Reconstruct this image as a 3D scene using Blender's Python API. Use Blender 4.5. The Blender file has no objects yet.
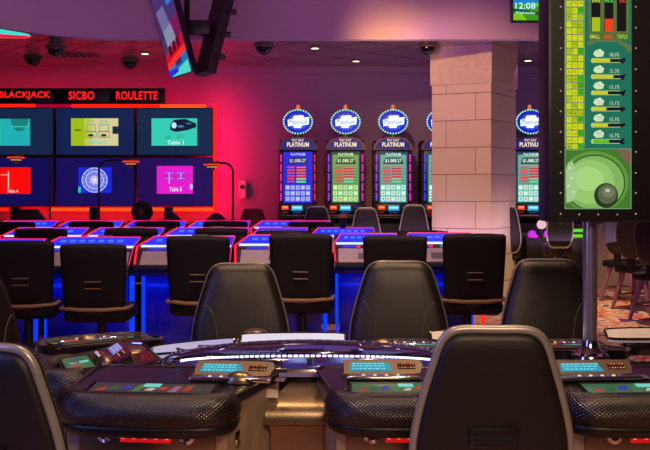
import bpy, bmesh, math, random
from mathutils import Vector, Matrix
random.seed(7)
PI = math.pi
sc = bpy.context.scene
col = sc.collection
F = 893.0; CAMH = 1.35; HY = 190.0
def P(px, py, D):
    return Vector(((px-325)/F*D, D, CAMH-(py-HY)/F*D))
def X(px, D): return (px-325)/F*D
def Z(py, D): return CAMH-(py-HY)/F*D

# ------------------------------------------------------------------ materials
def lin(c):
    return tuple(((v/255)/12.92 if v/255 <= .04045 else ((v/255+.055)/1.055)**2.4) for v in c)
_m = {}
def mat(name, rgb=(128,128,128), rough=.5, metal=0, emit=None, es=1.0, spec=.5, coat=0, bump=None, alpha=None):
    if name in _m: return _m[name]
    m = bpy.data.materials.new(name); m.use_nodes = True
    nt = m.node_tree; b = nt.nodes['Principled BSDF']
    b.inputs['Base Color'].default_value = (*lin(rgb), 1)
    b.inputs['Roughness'].default_value = rough
    b.inputs['Metallic'].default_value = metal
    b.inputs['Specular IOR Level'].default_value = spec
    b.inputs['Coat Weight'].default_value = coat
    if emit is not None:
        b.inputs['Base Color'].default_value = (.01,.01,.01,1)
        b.inputs['Emission Color'].default_value = (*lin(emit), 1)
        b.inputs['Emission Strength'].default_value = es
        b.inputs['Roughness'].default_value = .25
        b.inputs['Specular IOR Level'].default_value = .2
    else:
        tc = nt.nodes.new('ShaderNodeTexCoord')
        n = nt.nodes.new('ShaderNodeTexNoise'); n.inputs['Scale'].default_value = 14; n.inputs['Detail'].default_value = 4
        nt.links.new(tc.outputs['Object'], n.inputs['Vector'])
        mx = nt.nodes.new('ShaderNodeMixRGB'); mx.blend_type = 'MULTIPLY'; mx.inputs[0].default_value = .35
        mx.inputs[1].default_value = (*lin(rgb), 1)
        nt.links.new(n.outputs['Fac'], mx.inputs[2]); 
        g = nt.nodes.new('ShaderNodeGamma'); g.inputs[1].default_value = 1
        nt.links.new(mx.outputs[0], g.inputs[0]); nt.links.new(g.outputs[0], b.inputs['Base Color'])
        if bump:
            kind, scale, strength = bump
            if kind == 'leather':
                t = nt.nodes.new('ShaderNodeTexVoronoi'); t.inputs['Scale'].default_value = scale
                out = t.outputs['Distance']
            elif kind == 'weave':
                t = nt.nodes.new('ShaderNodeTexVoronoi'); t.inputs['Scale'].default_value = scale; t.inputs['Randomness'].default_value = 0
                out = t.outputs['Distance']
            else:
                t = nt.nodes.new('ShaderNodeTexNoise'); t.inputs['Scale'].default_value = scale
                out = t.outputs['Fac']
            nt.links.new(tc.outputs['Object'], t.inputs['Vector'])
            bp = nt.nodes.new('ShaderNodeBump'); bp.inputs['Strength'].default_value = strength; bp.inputs['Distance'].default_value = .01
            nt.links.new(out, bp.inputs['Height']); nt.links.new(bp.outputs[0], b.inputs['Normal'])
    _m[name] = m
    return m
def em(r, g, b, s=1.0):
    return mat('glow_%d_%d_%d_%d' % (r, g, b, int(s*100)), emit=(r, g, b), es=s)

LEATHER = mat('black_leather', (31,24,18), .38, bump=('leather', 260, .1), spec=.6)
VINYL = mat('black_vinyl', (14,12,12), .62, bump=('leather', 200, .12), spec=.3)
SHELL = mat('chair_shell_black', (13,11,10), .5, bump=('noise', 300, .08))
RIM = mat('chair_rim_grey', (172,168,162), .36, metal=.5)
THREAD = mat('thread_grey', (92,84,74), .8)
PLASTIC = mat('black_plastic', (14,13,15), .4)
DARKHOLE = mat('slot_dark', (4,4,4), .8)
CHROME = mat('chrome', (210,205,205), .12, metal=1)
STEEL = mat('brushed_steel_warm', (150,130,105), .33, metal=.9, bump=('noise', 90, .05))
SIDEP = mat('side_panel_silver', (185,165,138), .38, metal=.35)
GUN = mat('gunmetal', (128,110,88), .38, metal=.55)
DECK = mat('deck_black_gloss', (24,20,20), .24, spec=.6, coat=.5)
WEAVE = mat('woven_armrest', (11,8,7), .27, bump=('weave', 115, .45), spec=.9)
def weave_nodes(m):
    nt = m.node_tree; b = nt.nodes['Principled BSDF']
    bp = [n for n in nt.nodes if n.type == 'BUMP'][0]
    uv = nt.nodes.new('ShaderNodeTexCoord'); sp = nt.nodes.new('ShaderNodeSeparateXYZ'); nt.links.new(uv.outputs['UV'], sp.inputs[0])
    def mth(op, a, c=None):
        q = nt.nodes.new('ShaderNodeMath'); q.operation = op; nt.links.new(a, q.inputs[0])
        if c is not None:
            if isinstance(c, (int, float)): q.inputs[1].default_value = c
            else: nt.links.new(c, q.inputs[1])
        return q.outputs[0]
    u = mth('SINE', mth('MULTIPLY', sp.outputs[0], 2*PI/.0115)); v = mth('SINE', mth('MULTIPLY', sp.outputs[1], 2*PI*34))
    nt.links.new(mth('MULTIPLY', u, v), bp.inputs['Height']); bp.inputs['Strength'].default_value = .5; bp.inputs['Distance'].default_value = .0025
weave_nodes(WEAVE)
ARMSIDE = mat('armrest_vinyl', (16,11,12), .4)
BEZEL = mat('bezel_taupe', (128,112,98), .35, metal=.5)
WHITEP = mat('white_gloss_plastic', (245,238,230), .15)
CREAMW = mat('cream_paint', (205,185,165), .6)
CABBLUE = mat('cabinet_blue_lacquer', (10,30,170), .3, coat=.4)
TERMDECK = mat('terminal_grey', (175,165,168), .4, metal=.1)
TERMBODY = mat('terminal_body', (42,26,40), .35)
PINKWOOD = mat('stool_leg_wood', (150,95,130), .5)
REDSHADE = mat('red_fabric_shade', (120,20,25), .7)

# ------------------------------------------------------------------ mesh builder
class MB:
    def __init__(s): s.v = []; s.f = []; s.m = []; s.mats = []
    def mi(s, m):
        if m not in s.mats: s.mats.append(m)
        return s.mats.index(m)
    def add(s, vs, fs, m, M=None):
        o = len(s.v); k = s.mi(m)
        for v in vs:
            v = Vector(v); s.v.append(M @ v if M else v)
        for f in fs: s.f.append([o+i for i in f]); s.m.append(k)
    def addbm(s, bm, m, M=None):
        bm.verts.ensure_lookup_table(); bm.verts.index_update()
        s.add([v.co.copy() for v in bm.verts], [[v.index for v in f.verts] for f in bm.faces], m, M); bm.free()
    def box(s, c, d, m, M=None, bev=0, seg=2):
        bm = bmesh.new(); bmesh.ops.create_cube(bm, size=1)
        for v in bm.verts: v.co = Vector((v.co.x*d[0], v.co.y*d[1], v.co.z*d[2]))
        if bev: bmesh.ops.bevel(bm, geom=bm.edges[:], offset=min(bev, min(d)*.49), segments=seg, profile=.5, affect='EDGES')
        for v in bm.verts: v.co += Vector(c)
        s.addbm(bm, m, M); return s
    def prism(s, pts, h0, h1, m, M=None, axis='z'):
        """pts 2D outline (ccw), extruded h0..h1 along axis"""
        def mk(p, h):
            return {'z': (p[0], p[1], h), 'y': (p[0], h, p[1]), 'x': (h, p[0], p[1])}[axis]
        n = len(pts)
        vs = [mk(p, h0) for p in pts]+[mk(p, h1) for p in pts]
        fs = [list(range(n))[::-1], list(range(n, 2*n))]+[[i, (i+1) % n, n+(i+1) % n, n+i] for i in range(n)]
        s.add(vs, fs, m, M); return s
    def tube(s, path, r, m, n=10, closed=False, M=None, rz=None, caps=True, upv=None):
        path = [Vector(p) for p in path]; N = len(path); rings = []
        up0 = Vector((0,0,1))
        vs = []
        for i, p in enumerate(path):
            if closed: t = path[(i+1) % N]-path[i-1]
            else: t = path[min(i+1, N-1)]-path[max(i-1, 0)]
            t.normalize()
            up = Vector(upv) if upv else (up0 if abs(t.dot(up0)) < .95 else Vector((0,1,0)))
            a = t.cross(up).normalized(); b = a.cross(t).normalized()
            rr = r[i] if isinstance(r, (list, tuple)) else r
            r2 = rr if rz is None else (rz*rr/(max(r) if isinstance(r, (list, tuple)) else r))
            for k in range(n):
                th = 2*PI*k/n
                vs.append(p+a*math.cos(th)*rr+b*math.sin(th)*r2)
        fs = []
        for i in range(N if closed else N-1):
            j = (i+1) % N
            for k in range(n):
                k2 = (k+1) % n
                fs.append([i*n+k, i*n+k2, j*n+k2, j*n+k])
        L = [0]
        for i in range(1, N): L.append(L[-1]+(path[i]-path[i-1]).length)
        uvs = []
        for i in range(N if closed else N-1):
            for k in range(n): uvs += [(L[i],k/n),(L[i],(k+1)/n),(L[(i+1) % N],(k+1)/n),(L[(i+1) % N],k/n)]
        if not closed and caps:
            fs.append(list(range(n))); fs.append([(N-1)*n+k for k in range(n)][::-1]); uvs += [(0,0)]*(2*n)
        s.uv = uvs
        s.add(vs, fs, m, M); return s
    def lathe(s, prof, m, n=24, c=(0,0,0), sx=1, sy=1, M=None):
        vs = []; fs = []
        for r, z in prof:
            for k in range(n):
                th = 2*PI*k/n; vs.append((c[0]+r*sx*math.cos(th), c[1]+r*sy*math.sin(th), c[2]+z))
        for i in range(len(prof)-1):
            for k in range(n):
                k2 = (k+1) % n; fs.append([i*n+k, i*n+k2, (i+1)*n+k2, (i+1)*n+k])
        if prof[0][0] > 1e-5: fs.append(list(range(n))[::-1])
        if prof[-1][0] > 1e-5: fs.append([(len(prof)-1)*n+k for k in range(n)])
        s.add(vs, fs, m, M); return s
    def build(s, name, parent=None, loc=None, smooth=True, ang=35):
        me = bpy.data.meshes.new(name)
        me.from_pydata([tuple(v) for v in s.v], [], s.f)
        for m in s.mats: me.materials.append(m)
        me.polygons.foreach_set('material_index', s.m)
        if getattr(s, 'useuv', False):
            ul = me.uv_layers.new(name='UVMap')
            for i_, uv_ in enumerate(s.uv): ul.data[i_].uv = uv_
        bm = bmesh.new(); bm.from_mesh(me)
        bmesh.ops.remove_doubles(bm, verts=bm.verts, dist=1e-6)
        bmesh.ops.recalc_face_normals(bm, faces=bm.faces) if not getattr(s, 'flat', False) else None
        bm.to_mesh(me); bm.free()
        if smooth:
            me.polygons.foreach_set('use_smooth', [True]*len(me.polygons))
            me.set_sharp_from_angle(angle=math.radians(ang))
        o = bpy.data.objects.new(name, me); col.objects.link(o)
        if parent: o.parent = parent
        if loc is not None: o.location = loc
        return o

def thing(name, label, cat, loc=(0,0,0), rz=0, group=None):
    o = bpy.data.objects.new(name, None); col.objects.link(o); o.empty_display_size = .1
    o.location = loc; o.rotation_euler = (0, 0, rz)
    return tag(o, label, cat, group)
def tag(o, label, cat=None, group=None):
    if label: o['label'] = label
    if cat: o['category'] = cat
    if group: o['group'] = group
    return o
def struct(o): o['kind'] = 'structure'; return o
def copy_tree(o, parent=None):
    c = o.copy(); col.objects.link(c)
    if parent: c.parent = parent
    for ch in o.children: copy_tree(ch, c)
    return c
def dup(src, loc, rz, label, group=None, scale=None):
    c = copy_tree(src); c.location = loc; c.rotation_euler = (0, 0, rz); c['label'] = label
    if group: c['group'] = group
    if scale: c.scale = scale
    return c

# a flat picture drawn in mesh on a panel: origin (top-left), u right, v down, n toward viewer
_tc = {}
def text_mesh(body, bold=.0):
    k = (body, bold)
    if k in _tc: return _tc[k]
    cu = bpy.data.curves.new('t', 'FONT'); cu.body = body; cu.offset = bold; cu.resolution_u = 3; cu.space_character = 1.07
    ob = bpy.data.objects.new('t', cu)
    me = bpy.data.meshes.new_from_object(ob)
    vs = [v.co.copy() for v in me.vertices]; fs = [list(p.vertices) for p in me.polygons]
    bpy.data.objects.remove(ob); bpy.data.meshes.remove(me)
    x0 = min(v.x for v in vs); x1 = max(v.x for v in vs); y0 = min(v.y for v in vs); y1 = max(v.y for v in vs)
    _tc[k] = ([((v.x-x0)/(x1-x0), (y1-v.y)/(y1-y0)) for v in vs], fs)
    return _tc[k]
class Pic:
    """coordinates in picture units (W x H)"""
    def __init__(s, o, u, v, W, H, step=.0006):
        s.o = Vector(o); s.u = Vector(u)/W; s.v = Vector(v)/H; s.n = -(Vector(u).cross(Vector(v))).normalized()
        s.n = Vector(v).cross(Vector(u)).normalized()*-1 if False else s.n
        s.mb = MB(); s.mb.flat = True; s.step = step
        s.W = W; s.H = H
    def pt(s, x, y, L): return s.o+s.u*x+s.v*y+s.n*(s.step*L)
    def poly(s, pts, m, L=1):
        s.mb.add([s.pt(x, y, L) for x, y in pts], [list(range(len(pts)))[::-1]], m)
    def rect(s, x0, y0, x1, y1, m, L=1): s.poly([(x0,y0),(x1,y0),(x1,y1),(x0,y1)], m, L)
    def ell(s, cx, cy, rx, ry, m, L=1, n=20): s.poly([(cx+rx*math.cos(2*PI*k/n), cy+ry*math.sin(2*PI*k/n)) for k in range(n)], m, L)
    def ring(s, cx, cy, rx, ry, t, m, L=1, n=24):
        for k in range(n):
            a, b = 2*PI*k/n, 2*PI*(k+1)/n
            s.poly([(cx+rx*math.cos(a), cy+ry*math.sin(a)), (cx+rx*math.cos(b), cy+ry*math.sin(b)),
                    (cx+(rx-t)*math.cos(b), cy+(ry-t)*math.sin(b)), (cx+(rx-t)*math.cos(a), cy+(ry-t)*math.sin(a))], m, L)
    def line(s, x0, y0, x1, y1, t, m, L=1):
        d = Vector((x1-x0, y1-y0)); d.normalize(); q = Vector((-d.y, d.x))*t/2
        s.poly([(x0+q.x,y0+q.y),(x1+q.x,y1+q.y),(x1-q.x,y1-q.y),(x0-q.x,y0-q.y)], m, L)
    def frame(s, x0, y0, x1, y1, t, m, L=1):
        s.rect(x0,y0,x1,y0+t,m,L); s.rect(x0,y1-t,x1,y1,m,L); s.rect(x0,y0,x0+t,y1,m,L); s.rect(x1-t,y0,x1,y1,m,L)
    def text(s, body, x0, y0, x1, y1, m, L=2, bold=.02):
        vs, fs = text_mesh(body, bold)
        s.mb.add([s.pt(x0+(x1-x0)*a, y0+(y1-y0)*b, L) for a, b in vs], [f for f in fs], m)
    def build(s, name, parent=None):
        return s.mb.build(name, parent, smooth=False)

# ------------------------------------------------------------------ room shell
def node_mat(name):
    m = bpy.data.materials.new(name); m.use_nodes = True
    return m, m.node_tree, m.node_tree.nodes['Principled BSDF']
# carpet
carpet, nt, b = node_mat('patterned_carpet')
tc = nt.nodes.new('ShaderNodeTexCoord')
nz = nt.nodes.new('ShaderNodeTexNoise'); nz.inputs['Scale'].default_value = 2.3; nz.inputs['Detail'].default_value = 3; nz.inputs['Distortion'].default_value = 1.4
nt.links.new(tc.outputs['Object'], nz.inputs['Vector'])
cr = nt.nodes.new('ShaderNodeValToRGB'); cr.color_ramp.interpolation = 'CONSTANT'
els = [(0, (95,40,95)), (.37, (60,60,140)), (.42, (215,180,150)), (.49, (190,150,130)), (.545, (215,90,50)), (.57, (180,35,35)), (.6, (235,205,165)), (.66, (130,40,80))]
e = cr.color_ramp.elements
e[0].position = 0; e[0].color = (*lin(els[0][1]), 1); e[1].position = els[1][0]; e[1].color = (*lin(els[1][1]), 1)
for p, c in els[2:]:
    x = e.new(p); x.color = (*lin(c), 1)
nt.links.new(nz.outputs['Fac'], cr.inputs[0]); nt.links.new(cr.outputs[0], b.inputs['Base Color']); b.inputs['Roughness'].default_value = .95
# walls
def wall_material(name, rgb, rough=.85):
    m, nt, b = node_mat(name)
    tc = nt.nodes.new('ShaderNodeTexCoord'); n = nt.nodes.new('ShaderNodeTexNoise'); n.inputs['Scale'].default_value = 60
    nt.links.new(tc.outputs['Object'], n.inputs['Vector'])
    bp = nt.nodes.new('ShaderNodeBump'); bp.inputs['Strength'].default_value = .1
    nt.links.new(n.outputs['Fac'], bp.inputs['Height']); nt.links.new(bp.outputs[0], b.inputs['Normal'])
    b.inputs['Base Color'].default_value = (*lin(rgb), 1); b.inputs['Roughness'].default_value = rough
    return m
WALL = wall_material('painted_wall', (150,128,160))
FASC = wall_material('plaster_fascia', (200,175,195))
# glossy ceiling tile with grid of dark joints
tile, nt, b = node_mat('glossy_ceiling_tile')
tc = nt.nodes.new('ShaderNodeTexCoord'); mp = nt.nodes.new('ShaderNodeMapping')
mp.inputs['Rotation'].default_value = (0, 0, math.radians(50))
nt.links.new(tc.outputs['Object'], mp.inputs[0])
br = nt.nodes.new('ShaderNodeTexBrick'); br.offset = 0; br.inputs['Scale'].default_value = 1
br.inputs['Brick Width'].default_value = .6; br.inputs['Row Height'].default_value = .6; br.inputs['Mortar Size'].default_value = .022
br.inputs['Color1'].default_value = (*lin((205,180,180)), 1); br.inputs['Color2'].default_value = (*lin((180,160,160)), 1); br.inputs['Mortar'].default_value = (*lin((50,35,40)), 1)
nt.links.new(mp.outputs[0], br.inputs['Vector']); nt.links.new(br.outputs['Color'], b.inputs['Base Color'])
nz = nt.nodes.new('ShaderNodeTexNoise'); nz.inputs['Scale'].default_value = 1.0
m2 = nt.nodes.new('ShaderNodeMapping'); m2.inputs['Scale'].default_value = (2, 22, 1)
nt.links.new(tc.outputs['Object'], m2.inputs[0]); nt.links.new(m2.outputs[0], nz.inputs['Vector'])
bp = nt.nodes.new('ShaderNodeBump'); bp.inputs['Strength'].default_value = .35; bp.inputs['Distance'].default_value = .02
nt.links.new(nz.outputs['Fac'], bp.inputs['Height']); nt.links.new(bp.outputs[0], b.inputs['Normal'])
b.inputs['Roughness'].default_value = .14; b.inputs['Metallic'].default_value = .7

YB = 12.8; XL = -8.0; XR = 8.0; YF = -2.0; ZC = 3.11; ZH = 4.5; YE = 10.35
def slab(name, x0, x1, y0, y1, z0, z1, m):
    return struct(MB().box(((x0+x1)/2, (y0+y1)/2, (z0+z1)/2), (x1-x0, y1-y0, z1-z0), m).build(name, smooth=False))
slab('floor', XL, XR, YF, YB, -.1, 0, carpet)
slab('wall_back', XL, XR, YB, YB+.15, 0, ZC+.1, WALL)
slab('wall_left', XL-.15, XL, YF, YB, 0, ZH, WALL)
slab('wall_right', XR, XR+.15, YF, YB, 0, ZH, WALL)
slab('wall_front', XL, XR, YF-.15, YF, 0, ZH, WALL)
slab('baseboard_back', X(600,YB), XR, YB-.03, YB, 0, .12, PLASTIC)
# lower tiled ceiling with a curved near edge, upper plaster ceiling
edge = [(XL, 9.2)]
for px, py in ((-40,21),(0,26.5),(30,31),(60,34.5),(90,37.2),(115,38.2)):
    D = (ZC-CAMH)*F/(HY-py); edge.append((X(px, D), D))
edge += [(X(200,YE), YE), (XR, YE)]
mb = MB(); mb.prism(edge+[(XR, YB), (XL, YB)], ZC, ZC+.08, tile); struct(mb.build('ceiling', smooth=False))
mb = MB()
for (a, b2) in zip(edge[:-1], edge[1:]):
    mb.add([(a[0],a[1]-.04,ZC-.02),(b2[0],b2[1]-.04,ZC-.02),(b2[0],b2[1]-.04,ZH),(a[0],a[1]-.04,ZH),
            (a[0],a[1]+.08,ZC-.02),(b2[0],b2[1]+.08,ZC-.02),(b2[0],b2[1]+.08,ZH),(a[0],a[1]+.08,ZH)],
           [(0,1,2,3),(7,6,5,4),(0,4,5,1),(3,2,6,7)], FASC)
struct(mb.build('trim_fascia'))
slab('ceiling_upper', XL, XR, YF, 10.45, ZH, ZH+.1, FASC)
# cove trim where wall meets tiles
slab('trim_cornice', XL, XR, YB-.06, YB, ZC-.1, ZC, WALL)

# ------------------------------------------------------------------ column of blocks
bm_, nt, b = node_mat('cream_block')
tc = nt.nodes.new('ShaderNodeTexCoord')
geo = nt.nodes.new('ShaderNodeSeparateXYZ'); nt.links.new(tc.outputs['Object'], geo.inputs[0])
ad = nt.nodes.new('ShaderNodeMath'); ad.operation = 'SUBTRACT'; nt.links.new(geo.outputs[0], ad.inputs[0]); nt.links.new(geo.outputs[1], ad.inputs[1])
cb = nt.nodes.new('ShaderNodeCombineXYZ')
o1 = nt.nodes.new('ShaderNodeMath'); o1.operation = 'ADD'; o1.inputs[1].default_value = -.362; nt.links.new(ad.outputs[0], o1.inputs[0]); nt.links.new(o1.outputs[0], cb.inputs[0])
o2 = nt.nodes.new('ShaderNodeMath'); o2.operation = 'ADD'; o2.inputs[1].default_value = .11; nt.links.new(geo.outputs[2], o2.inputs[0]); nt.links.new(o2.outputs[0], cb.inputs[1])
br = nt.nodes.new('ShaderNodeTexBrick'); br.inputs['Scale'].default_value = 1; br.offset = .5
br.inputs['Brick Width'].default_value = .974; br.inputs['Row Height'].default_value = .33; br.inputs['Mortar Size'].default_value = .005
br.inputs['Color1'].default_value = (*lin((215,200,180)), 1); br.inputs['Color2'].default_value = (*lin((205,190,170)), 1); br.inputs['Mortar'].default_value = (*lin((130,112,100)), 1)
nt.links.new(cb.outputs[0], br.inputs['Vector']); nt.links.new(br.outputs['Color'], b.inputs['Base Color'])
bp = nt.nodes.new('ShaderNodeBump'); bp.inputs['Strength'].default_value = .6; bp.inputs['Distance'].default_value = .01
nt.links.new(br.outputs['Fac'], bp.inputs['Height']); bp.invert = True
nt.links.new(bp.outputs[0], b.inputs['Normal']); b.inputs['Roughness'].default_value = .8
CAP = mat('column_cap_plaster', (228,210,190), .8)
# corners: left (432), near (491), right (517)
C0 = Vector((X(491,10.75), 10.75)); C1 = Vector((X(432,11.05), 11.05)); C3 = Vector((X(516,11.45), 11.45)); C2 = C1+C3-C0
cc = (C0+C2)/2
t = thing('block_column', 'cream block column with a plain cap reaching the tiled ceiling', 'column', (cc.x, cc.y, 0))
loc = [(p-cc) for p in (C1, C0, C3, C2)]
MB().prism([tuple(p) for p in loc], 0, Z(83,10.8), bm_).build('shaft', t, smooth=False)
MB().prism([tuple(p*1.04) for p in loc], Z(83,10.8), ZC, CAP).build('cap', t, smooth=False)
MB().box((loc[1].x+.12, loc[1].y+.13, .26), (.07, .02, .11), WHITEP, bev=.004).build('socket_plate', t)

# ------------------------------------------------------------------ video wall
DV = 12.25
PB = [(-27,54),(54.5,135),(135.5,213)]
NAVY = [(20,38,72), (16,34,78), (16,40,70), (18,12,84), (24,14,88), (38,12,84)]
DT = em(30,60,60); WT = em(235,250,255); 
def panel(i, x0, x1, y0, y1, content, label):
    a = P(x0+.6, y0+.5, DV); b2 = P(x1-.6, y1-.5, DV)
    t = thing('video_panel', label, 'screen', ((a.x+b2.x)/2, DV+.06, b2.z), 0, 'video wall panels')
    w = b2.x-a.x; h = a.z-b2.z
    MB().box((0, 0, h/2), (w, .1, h), PLASTIC, bev=.006).build('housing', t)
    p = Pic((-w/2+.012, -.052, h-.012), (w-.024, 0, 0), (0, 0, -(h-.024)), x1-x0, y1-y0)
    p.x0 = x0; p.y0 = y0
    p.rect(0, 0, x1-x0, y1-y0, em(*NAVY[i]), 0)
    content(p)
    p.build('display', t)
def off(p, x, y): return x-p.x0, y-p.y0
def R(p, x0, y0, x1, y1, m, L=1):
    p.rect(x0-p.x0, y0-p.y0, x1-p.x0, y1-p.y0, m, L)
def T(p, s, x0, y0, x1, y1, m, L=4): p.text(s, x0-p.x0, y0-p.y0, x1-p.x0, y1-p.y0, m, L)
def E(p, cx, cy, rx, ry, m, L=2): p.ell(cx-p.x0, cy-p.y0, rx, ry, m, L)
def RG(p, cx, cy, rx, ry, t, m, L=3): p.ring(cx-p.x0, cy-p.y0, rx, ry, t, m, L)
def FR(p, x0, y0, x1, y1, t, m, L=3): p.frame(x0-p.x0, y0-p.y0, x1-p.x0, y1-p.y0, t, m, L)
def c0(p):
    R(p, 0, 118, 30.5, 146.5, em(30,175,180)); R(p, -14, 118, 0, 146.5, em(40,190,150))
    p.poly([(x-p.x0, y-p.y0) for x, y in [(11,118)]+[(19.5-9*math.cos(a), 118+13.5*math.sin(a)) for a in [k*PI/10 for k in range(11)]]], em(25,130,120), 2)
    R(p, 10.5, 126, 28.5, 126.8, em(70,220,210), 3)
def c1(p):
    R(p, 70, 117.5, 119, 146.5, em(215,205,150)); R(p, 70, 117.5, 84, 146.5, em(160,190,20), 2); R(p, 84, 117.5, 92, 146.5, em(195,200,80), 2)
    for x in (86, 99.5):
        FR(p, x, 124, x+9.5, 132, .7, em(60,150,130)); FR(p, x-1, 131, x+10.5, 138, .7, em(60,140,120))
        E(p, x+4.5, 135.5, 3, 1.4, em(30,50,30), 4); FR(p, x+1, 120, x+8, 124.5, .7, em(110,180,150))
    E(p, 77, 130, 4, 1.1, em(110,120,20), 3); R(p, 113, 126, 119, 134, em(20,40,70), 3)
    T(p, 'Table 2', 88, 140.8, 106, 144.8, em(40,220,210))
def c2(p):
    R(p, 150.5, 117.5, 198, 146.5, em(50,205,180))
    p.poly([(x-p.x0, y-p.y0) for x, y in ((170,124),(174,119),(186,118),(197,123),(197,127),(188,130),(176,132),(170,130))], em(12,25,50), 2)
    E(p, 174, 125, 2.6, 3.2, em(200,235,250), 3); E(p, 181, 126, 3.5, 1.2, em(70,130,170), 3); E(p, 189, 123, 3, .9, em(60,110,150), 3)
    FR(p, 165, 136, 170, 139, .6, em(40,130,110)); FR(p, 177, 135, 184, 138, .6, em(120,60,110))
    T(p, 'Table 1', 167, 141, 184, 145.3, em(210,255,245))
def c3(p):
    R(p, 0, 166.5, 31, 194.5, em(250,12,8)); R(p, -14, 166.5, 0, 194.5, em(220,10,8))
    R(p, 7.5, 171, 8.6, 189, em(255,210,190), 3); R(p, 0, 174, 8, 174.8, em(255,160,140), 3)
    T(p, 'Table 4', 6.5, 190, 18, 193.3, em(255,220,215))
def c4(p):
    R(p, 77.5, 166.5, 112, 193.5, em(25,40,215))
    E(p, 94.5, 180, 13, 13, em(120,130,235)); RG(p, 94.5, 180, 13.5, 13.3, .8, em(200,215,255), 4); RG(p, 94.5, 180, 9.5, 9.5, .6, em(215,225,255), 4); E(p, 94.5, 180, 5, 5, em(175,160,235), 3)
    for k in range(16):
        a = k*PI/8; p.line(94.5-p.x0+9.5*math.cos(a), 180-p.y0+9.5*math.sin(a), 94.5-p.x0+13*math.cos(a), 180-p.y0+13*math.sin(a), .6, em(40,50,170), 5)
    for k in range(4):
        a = k*PI/4+.3; p.line(94.5-p.x0-5*math.cos(a), 180-p.y0-5*math.sin(a), 94.5-p.x0+5*math.cos(a), 180-p.y0+5*math.sin(a), .8, em(235,235,255), 6)
    R(p, 77.5, 187, 80, 193.5, em(30,200,200), 2)
def c5(p):
    R(p, 156, 165, 193.5, 194.5, em(228,28,205)); E(p, 169, 176, 6, 5.5, em(190,40,200)); E(p, 181, 176, 6, 5.5, em(190,40,200))
    for x in (169, 181):
        R(p, x-.5, 172, x+.5, 184 if x < 175 else 179, em(225,170,240), 4); R(p, x-4, 172, x+4, 172.8, em(200,130,240), 4); R(p, x-4, 178, x+4, 178.8, em(200,130,240), 4)
    E(p, 192, 187, 1.6, 3, em(190,200,240), 3)
    T(p, 'Table 5', 169, 187.5, 182, 191.8, em(255,225,250))
panel(0, *PB[0], 107, 156, c0, 'dark wall screen with teal picture, top left, under BLACKJACK sign')
panel(1, *PB[1], 107, 156, c1, 'dark wall screen with yellow and beige Table 2 picture, under SICBO sign')
panel(2, *PB[2], 107, 156, c2, 'dark wall screen with turquoise Table 1 picture, under ROULETTE sign')
panel(3, *PB[0], 156.5, 207, c3, 'dark wall screen with bright red picture, bottom left')
panel(4, *PB[1], 156.5, 207, c4, 'dark wall screen showing a round blue roulette wheel picture')
panel(5, *PB[2], 156.5, 207, c5, 'dark wall screen with magenta Table 5 picture')
# stands under the wall
for px in (14, 93, 168):
    o = MB().box((0, 0, Z(207,DV)/2), (.12, .06, Z(207,DV)), PLASTIC, bev=.01).build('screen_stand', loc=(X(px,DV), DV+.06, 0))
    tag(o, {14: 'black post under the bottom left wall screen', 93: 'black post under the screen with the blue wheel', 168: 'black post under the magenta Table 5 screen'}[px], 'stand', 'posts holding the video wall')
# red light tubes round the wall
t = thing('neon_tube_light', 'red glowing light tube frame around the wall of screens', 'light', (X(100,DV), DV+.16, 0))
RED = em(255,25,8,1.7); ORG = em(255,70,20,1.6)
def seg(x0, y0, x1, y1, m=RED):
    o = t.location; D = DV+.1
    a = P(x0, y0, D); b2 = P(x1, y1, D)
    MB().tube([(a.x-o.x, D-o.y, a.z), (b2.x-o.x, D-o.y, b2.z)], .022, m, n=8).build('tube', t)
seg(-28,105.5,35,105.5); seg(72,106,160,106); seg(160,106,206,106, ORG)
seg(214.3,104,214.3,211); seg(50,209.5,90,209.5, ORG); seg(96,209.5,164,209.5, ORG); seg(172,209.5,214,209.5, ORG); seg(-28,209.5,8,209.5)
# header signs
for s, x0, x1, tx0, tx1, lab in (('BLACKJACK', -8, 53.5, -1, 50.5, 'black sign box reading BLACKJACK in red'), ('SICBO', 54.2, 109, 68.5, 94.5, 'black sign box reading SICBO in red'), ('ROULETTE', 109.6, 164, 116, 157.5, 'black sign box reading ROULETTE in red')):
    a = P(x0, 88, DV); b2 = P(x1, 103.5, DV)
    t = thing('game_sign', lab, 'sign', ((a.x+b2.x)/2, DV+.06, b2.z), 0, 'game signs above the video wall')
    w = b2.x-a.x; h = a.z-b2.z
    MB().box((0, 0, h/2), (w, .12, h), PLASTIC, bev=.008).build('housing', t)
    p = Pic((-w/2, -.0615, h), (w,0,0), (0,0,-h), x1-x0, 15.5)
    p.text(s, tx0-x0, 3.2, tx1-x0, 11.8, em(255,30,30,1.1), 1, .03); p.build('lettering', t)
# things under the wall
t = thing('side_chair', 'black leather chair below the red wall screen', 'chair', (X(34,11.75), 11.75, 0))
MB().box((0, 0, .48), (.5, .5, .12), LEATHER, bev=.05, seg=3).build('seat', t)
MB().prism([(-.26,.5),(.28,.5),(.24,.95),(.12,1.1),(-.1,1.1),(-.2,.85)], -.28, -.2, LEATHER, axis='y').build('backrest', t)
for sx in (-.2,.2):
    for sy in (-.2,.2): MB().box((sx, sy, .21), (.04,.04,.42), PLASTIC).build('leg', t)
t = thing('desk_fan', 'small round black desk fan below the Table 5 screen', 'fan', (X(142,11.75), 11.75, 0))
MB().lathe([(.16,0),(.16,.02),(.03,.04),(.03,.92)], PLASTIC).build('stand', t)
mb = MB(); zc = Z(212,11.6)
for r in (.1, .06, .02): mb.tube([(r*math.cos(2*PI*k/20), -.05, zc+r*math.sin(2*PI*k/20)) for k in range(20)], .006, PLASTIC, n=6, closed=True)
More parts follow.
